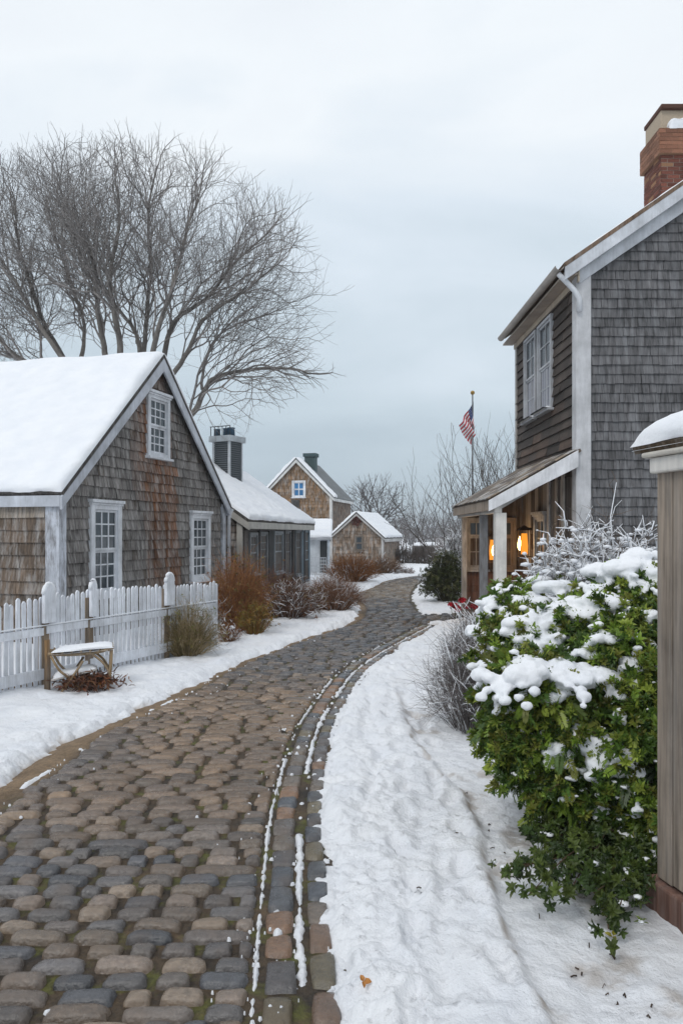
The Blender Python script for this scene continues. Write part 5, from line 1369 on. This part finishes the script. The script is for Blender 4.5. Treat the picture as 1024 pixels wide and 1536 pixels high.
m = MB(); snow_slab(m, B0 + lx * -.28 - ly * .11 + UP * (bz + .114), B0 + lx * .15 - ly * .11 + UP * (bz + .20), B0 + lx * .15 + ly * .11 + UP * (bz + .20), B0 + lx * -.28 + ly * .11 + UP * (bz + .114), .05, 20, 12, 73); m.build('shelf_snow', M['snow'], sh)
sx_, sy_ = PX(71, 8.1), 8.1; m = MB(); m.tube([(sx_, sy_, -.1), (sx_ + .005, sy_, .3), (sx_ - .004, sy_, PZ(960, 8.1))], [.034, .033, .031], 7, lin(126, 100, 70)); tag(m.build('wooden_stake', M['board']), 'round brown wooden stake between the picket fence and the stick bench', 'stake')
m = MB(); rng = np.random.RandomState(74); n = 420
pos = np.stack([rng.normal(PX(132, 8.2), .15, n), rng.normal(8.2, .12, n), bz + .02 + np.abs(rng.randn(n)) * .055], -1); tpl = rosette(2, .07, .009, .3, rng)
scatter(m, tpl, pos, rng.randn(n, 3) + UP * .4, rng.uniform(.6, 1.3, n), np.array([lin(*((122, 72, 46), (98, 62, 44), (140, 98, 64), (72, 50, 40))[rng.randint(4)]) * (.6 + .6 * rng.rand()) for _ in range(n)]), rng)
tag(m.build('dead_leaves', M['leaf'], kind='stuff'), 'clump of dead brown leaves under the stick bench', 'leaves')

# ------------------------------------------------------------------ red winter flowers at the porch
t = thing('red_flowers', 'bunch of crimson flowers standing in the snow at the far porch post', 'flowers', (PX(688, 15.2), 15.2, 0))
m = MB(); lm = MB(); rng = np.random.RandomState(80)
for (px, py, r) in ((682, 911, .085), (676, 908, .06), (693, 902, .07), (687, 915, .06), (710, 912, .075), (699, 911, .05)):
    c = P(px, py, 15.0 + .1 * rng.randn()); lm.tube([(c[0] + .05 * rng.randn(), c[1], -.05), c], .006, 4, lin(70, 84, 46))
    m = MB(); n = 26; d = rng.randn(n, 3); d /= np.linalg.norm(d, axis=1)[:, None]; d[:, 2] = np.abs(d[:, 2]) * .8
    scatter(m, rosette(4, r * .75, r * .30, .7, rng), c + d * r * .55, d, rng.uniform(.7, 1.2, n), np.array([lin(186, 38, 54) * (.5 + .7 * rng.rand()) for _ in range(n)]), rng); m.build('bloom', M['leaf'], t)
lm.build('stems', M['twig'], t)

# ------------------------------------------------------------------ the evergreen under snow, right foreground
rng = np.random.RandomState(90)
t = thing('evergreen_bush', 'big bright green evergreen bush under thick snow beside the gate pier', 'bush', (1.45, 4.7, 0))
LUMPS = [(868, 1040, 4.45, 95), (796, 1050, 4.35, 74), (935, 1010, 4.5, 95), (950, 1120, 4.15, 88), (845, 1125, 4.25, 84), (774, 1100, 4.35, 50), (812, 975, 4.75, 70), (905, 945, 4.85, 75), (960, 900, 4.9, 70),
         (755, 985, 4.9, 42), (770, 920, 5.3, 45), (935, 1200, 4.05, 75), (985, 1230, 3.95, 65), (860, 1190, 4.15, 60), (985, 1060, 4.3, 90), (985, 960, 4.7, 80), (800, 1160, 4.2, 46), (1010, 1150, 4.2, 80), (975, 1295, 3.85, 50)]
mb = MB(); stems = MB(); GREEN = [(118, 142, 54), (102, 126, 48), (78, 104, 44), (142, 156, 66), (66, 90, 40), (118, 122, 54)]
rootp = np.array([1.62, 4.75, -.05]); LC_ = []
tpls = [rosette(9, .046, .0095, .9, rng) for _ in range(4)]
def frond(L, npair, lw, rng):
    """drooping spray: short leaflets either side of a curved rib"""
    V, F = [], []
    for i in range(npair * 2 + 1):
        f = (i // 2 + .5) / (npair + .5); rib = np.array([0, L * f * .25 - L * .35 * f * f, L * f * (1 - .25 * f)]); s = (1 if i % 2 else -1) if i < npair * 2 else 0
        out = unit(np.array([s * (.9 - .35 * f), -.25 + .1 * rng.randn(), .75])); ll = L * .34 * (1 - .45 * f) * (.85 + .3 * rng.rand()); sd = unit(np.cross(out, (0, 1, .2)))
        b = len(V); V += [rib, rib + out * ll * .45 + sd * lw, rib + out * ll, rib + out * ll * .45 - sd * lw]; F += [[b, b + 1, b + 2], [b, b + 2, b + 3]]
    return np.array(V), np.array(F)
tplf = [frond(.105 + .018 * k, 7, .0078, rng) for k in range(4)]
for (px, py, d, rp) in LUMPS:
    c = P(px, py, d); r = rp / FPX * d * (.90 + .08 * rng.randn()); LC_.append((c, r))
    n = int(4600 * r * r * 4) + 90
    q = rng.randn(n, 3); q /= np.linalg.norm(q, axis=1)[:, None]; rad = r * (1 - .55 * rng.rand(n) ** 1.6) * (1 + .16 * rng.randn(n) * (rng.rand(n) < .3))
    pos = c + q * rad[:, None] * np.array([1, 1, .92]); gap = fbm(pos[:, 0] * 9 + pos[:, 1] * 4, pos[:, 2] * 9 - pos[:, 1] * 5, 140, 2) + .12 * (rad / r < .7); pos = pos[(pos[:, 2] > .06) & (gap > (.40 if py < 1150 else .50))]; n = len(pos)
    dirs = (pos - c) / r + rng.randn(n, 3) * .35 + np.array([-.1, -.25, .25])
    cl = np.array([lin(*GREEN[rng.randint(6)]) * (.55 + .8 * rng.rand()) for _ in range(n)])
    low = py > 1040
    half = rng.rand(n) < (.5 if low else .15)
    for sel, tl in ((half, tplf), (~half, tpls)):
        idx = np.where(sel)[0]
        for k in range(len(tl)):
            ii = idx[k::len(tl)]
            if len(ii):
                dd = dirs[ii] - (UP * .95 if tl is tplf else 0)
                scatter(mb, tl[k], pos[ii], dd, rng.uniform(.65, 1.15, len(ii)), cl[ii], rng)
    for s in range(9):
        e = c + unit(rng.randn(3)) * r * .85; m_ = (rootp + e) / 2 + rng.randn(3) * .1
        stems.tube(catmull([tuple(rootp + rng.randn(3) * .06 * np.array([1, 1, 0])), tuple(m_), tuple(e)], 5), np.linspace(.014, .004, 11), 5, lin(92, 76, 60) * (.6 + .6 * rng.rand()))
# loose sprays that break the outline
for k in range(150):
    c, r = LC_[rng.randint(len(LC_))]; q = unit(rng.randn(3) + np.array([-.35, -.35, .1])); p0 = c + q * r * .85; L = rng.uniform(.08, .2)
    if p0[2] < .25: continue
    e1 = p0 + unit(q + rng.randn(3) * .4 + UP * .25) * L * .6; e2 = e1 + unit(q + rng.randn(3) * .3 - UP * .5) * L * .5
    pl = catmull([tuple(p0), tuple(e1), tuple(e2)], 5); stems.tube(pl, np.linspace(.004, .0018, len(pl)), 4, lin(92, 80, 56))
    n = 14; ii = rng.randint(2, len(pl), n); pos = pl[ii] + rng.randn(n, 3) * .012; dd = (pl[ii] - pl[ii - 1]) / np.linalg.norm(pl[ii] - pl[ii - 1], axis=1)[:, None] + rng.randn(n, 3) * .5
    scatter(mb, tpls[k % 4], pos, dd, rng.uniform(.5, .95, n), np.array([lin(*GREEN[rng.randint(6)]) * (.6 + .7 * rng.rand()) for _ in range(n)]), rng)
mb.build('foliage', M['leaf'], t); stems.build('branches', M['bark'], t)
# snow resting on it: pads spreading into fingers over the branches
PADS = [(812, 1012, 4.12, 105, 30, 9), (742, 1030, 4.15, 36, 18, 3), (868, 1020, 4.1, 60, 30, 6), (888, 1122, 3.9, 50, 34, 6), (842, 1128, 3.98, 32, 22, 4), (930, 1140, 3.85, 30, 20, 3), (912, 1158, 3.85, 26, 18, 3),
        (756, 1052, 4.1, 22, 18, 3), (833, 922, 4.75, 30, 20, 3), (792, 938, 4.8, 34, 22, 4), (752, 955, 4.75, 34, 20, 3), (757, 972, 4.7, 32, 13, 2), (905, 905, 4.75, 36, 24, 3), (893, 888, 4.9, 24, 20, 2), (944, 856, 4.85, 42, 24, 4), (915, 872, 4.9, 22, 18, 2), (970, 880, 4.8, 24, 20, 2),
        (905, 960, 4.55, 32, 20, 3), (944, 958, 4.5, 22, 18, 2), (948, 1000, 4.3, 24, 22, 3), (948, 1040, 4.2, 18, 16, 2), (735, 925, 5.2, 20, 16, 2), (765, 915, 5.2, 32, 16, 3), (872, 925, 4.9, 30, 18, 3), (865, 945, 4.7, 26, 14, 2), (975, 925, 4.65, 22, 18, 2), (815, 958, 4.7, 30, 16, 3), (775, 1020, 4.2, 24, 12, 2), (930, 1075, 4.1, 14, 12, 1), (990, 860, 4.8, 40, 24, 3)]
sb = MB()
def on_bush(px, py, d):
    """depth at which the photo's sight line first meets the crown"""
    e = np.array([0, 0, EYE]); v = unit(np.array([(px - 512) / FPX, 1, (HOR - py) / FPX])); best = None
    for c, r in LC_:
        m = c - e; b = m @ v; q = b * b - (m @ m - r * r * .86)
        if q > 0:
            tt = (b - sqrt(q)) * v[1]
            if best is None or tt < best: best = tt
    return best if best is not None else d
PADS += [(742, 905, 5.1, 30, 18, 3), (790, 905, 5, 38, 20, 3), (830, 885, 5.1, 36, 18, 3), (862, 910, 4.9, 40, 22, 4), (800, 965, 4.6, 42, 20, 4), (850, 960, 4.6, 38, 18, 3), (720, 950, 5, 26, 15, 2), (905, 860, 4.9, 34, 18, 3), (960, 835, 4.9, 34, 16, 2), (895, 925, 4.7, 34, 22, 3), (770, 950, 4.8, 30, 14, 2), (968, 965, 4.5, 18, 14, 2), (880, 985, 4.4, 30, 14, 3), (725, 1000, 4.7, 22, 12, 2)]
for (px, py, d, wp, hp, nf) in PADS:
    d = on_bush(px, py, d) + .035
    c = P(px, py, d); w = 1.12 * wp / FPX * d; h = 1.12 * hp / FPX * d
    for k in range(int(3 + wp * .13)):
        a = rng.rand() * 2 * pi; q = sqrt(rng.rand()) * .8; x, y = cos(a) * w * q, sin(a) * w * q * .6
        s = (.30 + .34 * rng.rand()) * min(w, h * 1.6) * (1 - .35 * q)
        blob(sb, c + np.array([x, y, h * .35 * (1 - q * q) - .35 * h * q * q]), (s, s * .9, s * .62), 2)
    for k in range(int(nf * .7 + .5)):
        wob = rng.randn() * .25; a = rng.uniform(-2.9, -.25) if rng.rand() < .85 else rng.rand() * 6.28; Lf = w * rng.uniform(.75, 1.15); m = 7
        for i in range(m + 1):
            f = i / m; s = h * (.50 - .24 * f) * rng.uniform(.75, 1.25); fa2 = a + wob * f + .12 * rng.randn()
            blob(sb, c + np.array([cos(fa2) * Lf * f, sin(fa2) * Lf * .75 * f, .1 * h - h * .85 * f ** 2]), (s, s, s * .7), 2)
# crumbs of snow on outward twigs
for (c, r) in LC_:
    for k in range(int(40 * r / .3)):
        q = unit(rng.randn(3) + np.array([-.2, -.4, .7])); p = c + q * r * rng.uniform(.92, 1.03)
        s = .010 + .018 * rng.rand() ** 2
        for j in range(rng.randint(1, 4)): blob(sb, p + rng.randn(3) * s * .7, (s * 1.3, s * 1.2, s * .7), 1)
so = sb.build('snow', M['snow'], t); so['kind'] = 'stuff'; soften(so, .0095, 4)
tx_ = bpy.data.textures.new('snow_lumps', 'CLOUDS'); tx_.noise_scale = .06; tx_.noise_depth = 3
dm = so.modifiers.new('lumps', 'DISPLACE'); dm.texture = tx_; dm.strength = .03; dm.mid_level = .5; dm.texture_coords = 'LOCAL' 

# ------------------------------------------------------------------ snowy twig shrub behind it
rng = np.random.RandomState(95)
t = thing('snowy_twig_shrub', 'tangled leafless shrub coated in snow between the evergreen and the grey house', 'shrub', (2.2, 7.2, 0))
base = np.array([PX(902, 7.0), 7.1, .0]); ps = twigs(base, .88, .8, 1.78, 640, .0038, rng, 11, flop=.5, spread=.35, sub=.18, hmin=.74)
ps += twigs(base + np.array([-.62, -.4, 0]), .55, .5, 1.12, 200, .0045, rng, 8, flop=.5, spread=.4, sub=.22, hmin=.6)
ps += twigs(base + np.array([.1, -.2, 0]), .6, .5, 2.0, 22, .005, rng, 14, flop=.6, spread=.3, sub=.14, hmin=.8)
mb = MB(); put_tubes(mb, ps, lambda m: lin(*((92, 76, 62), (112, 94, 76), (78, 68, 60))[rng.randint(3)]) * (.7 + .5 * rng.rand())); mb.build('stems', M['twig'], t)
sm = MB(); snow_on(sm, ps, rng, .55, 1.7, 1.1, .0058)
for k in range(420):
    a, q = rng.rand() * 2 * pi, sqrt(rng.rand()) * .85; z = 1.5 * sqrt(1 - (q * .9) ** 2) * rng.uniform(.72, .98); s = .02 + .075 * rng.rand() ** 2
    blob(sm, base + np.array([cos(a) * 1.0 * q - .15, sin(a) * .85 * q - .1, z]), (s * rng.uniform(1, 1.8), s * 1.2, s * .5), 2)
for k in range(5000):
    pts, r = ps[rng.randint(len(ps))]; p = pts[rng.randint(1, len(pts))]
    if p[2] < .7 or p[2] > 1.62 + .25 * rng.rand(): continue
    s = .008 + .024 * rng.rand() ** 2; blob(sm, p + UP * s * .4, (s * rng.uniform(1, 2), s * rng.uniform(1, 1.6), s * .75), 1)
sm.build('snow', M['snow'], t)['kind'] = 'stuff'
lm = MB(); n = 260; a = rng.rand(n) * 2 * pi; q = np.sqrt(rng.rand(n)) * .9
pos = base + np.stack([np.cos(a) * q * 1.05 - .2, np.sin(a) * q * .8 - .25, 1.35 * np.sqrt(1 - (q * .95) ** 2) * rng.uniform(.6, 1, n)], -1)
scatter(lm, rosette(7, .055, .012, .8, rng), pos, rng.randn(n, 3) + np.array([0, -.4, .5]), rng.uniform(.7, 1.1, n), np.array([lin(92, 104, 48) * (.6 + .7 * rng.rand()) for _ in range(n)]), rng); lm.build('foliage', M['leaf'], t)

# ------------------------------------------------------------------ small box shrub low in the snow
rng = np.random.RandomState(97)
t = thing('low_box_shrub', 'low sprawling dark green shrub lying on the snow below the big evergreen', 'shrub', (1.2, 3.95, 0))
b0 = np.array([PX(965, 3.9), 4.0, ground_z(1.5, 4.0)]); st = MB(); lm = MB(); ends = []
for (px, py) in [(790 + 24 * rng.randn() * .5 + k * 9, 1272 + rng.uniform(-52, 60) * (1 - .0 * k)) for k in range(21)] + [(912, 1398), (890, 1340), (925, 1370), (790, 1345), (770, 1300), (830, 1240), (950, 1345), (850, 1345)]:
    d = EYE * FPX / (max(py, 1235) + 52 - HOR); e = P(px, py, min(4.4, max(3.1, d)))
    e[2] = max(e[2], .10); m_ = (b0 + e) / 2 + np.array([0, 0, .06]) + rng.randn(3) * .04
    pl = catmull([tuple(b0 + rng.randn(3) * .04 * np.array([1, 1, .3])), tuple(m_), tuple(e)], 7)
    st.tube(pl, np.linspace(.007, .0025, len(pl)), 4, lin(84, 68, 52))
    for i in range(3, len(pl)):
        for k in range(4): ends.append((pl[i] + rng.randn(3) * np.array([.035, .035, .022]), unit(pl[i] - pl[i - 1]) + rng.randn(3) * .6 + UP * .5))
pos = np.array([e[0] for e in ends]); dr_ = np.array([e[1] for e in ends]); keep = pos[:, 2] > .04; pos, dr_ = pos[keep], dr_[keep]; n = len(pos)
for k in range(3):
    ii = np.arange(k, n, 3); scatter(lm, rosette(8, .034, .0085, .7, rng), pos[ii], dr_[ii], rng.uniform(.7, 1.2, len(ii)), np.array([lin(*((72, 90, 40), (56, 74, 36), (88, 102, 48))[rng.randint(3)]) * (.6 + .6 * rng.rand()) for _ in ii]), rng)
st.build('stems', M['twig'], t); lm.build('foliage', M['leaf'], t)
sm = MB()
for k in range(110):
    p = pos[rng.randint(n)] + UP * .012; s = .006 + .014 * rng.rand() ** 2; blob(sm, p, (s * 1.5, s * 1.4, s * .7), 1)
sm.build('snow', M['snow'], t)['kind'] = 'stuff'

# ------------------------------------------------------------------ litter on the snow of the right bank
lt = MB(); rng = np.random.RandomState(99)
for (px, py) in [(690 + k * 7 + 30 * rng.randn(), 1180 + k * 8 + 40 * rng.randn()) for k in range(44)] + [(865, 1450), (872, 1460), (925, 1500), (860, 1462), (600, 1335), (628, 1334), (845, 1443)]:
    if py > 1530 or py < 1150 or px < 560: continue
    x, y = G(px, py); z = ground_z(x, y) + .006; a = rng.rand() * 3.1; L = .006 + .022 * rng.rand() ** 2
    d = np.array([cos(a), sin(a), .0]) * L
    if rng.rand() < .55: continue
    lt.tube([np.array([x, y, z]) - d, np.array([x, y, z + .004]) + rng.randn(3) * .003, np.array([x, y, z]) + d], .0016 + .002 * rng.rand(), 4, lin(70, 56, 46) * (.6 + .6 * rng.rand()))
tag(lt.build('twig_litter', M['twig'], kind='stuff'), 'scattered dark twigs and bark bits on the snowy bank', 'litter')
for (px, py, lab, c) in ((918, 1408, 'fallen yellow-green leaf on the snow before the gate pier', (150, 142, 40)), (545, 1505, 'fallen orange leaf on the snow bank beside the stone kerb', (176, 120, 60))):
    x, y = G(px, py); m = MB(); V, F = rosette(3, .03, .010, .5, rng); scatter(m, (V, F), np.array([[x, y, ground_z(x, y) + .012]]), np.array([[.1, -.5, .8]]), [1.0], np.array([lin(*c)]), rng)
    tag(m.build('fallen_leaf', M['leaf']), lab, 'leaf')

# ------------------------------------------------------------------ thin winter haze that pales the far trees
hz_ = MB(); hz_.box((-500, -40, -1.3), (1000, 0, 0), (0, 1000, 0), (0, 0, 18.5))
hm = bpy.data.materials.new('haze'); hm.use_nodes = True; hn = hm.node_tree; hn.nodes.clear()
ho = hn.nodes.new('ShaderNodeOutputMaterial'); hv = hn.nodes.new('ShaderNodeVolumePrincipled')
hv.inputs['Color'].default_value = (.93, .96, .99, 1); hv.inputs['Density'].default_value = .0010
hn.links.new(hv.outputs[0], ho.inputs['Volume'])
hz_.build('haze', hm, kind='stuff')
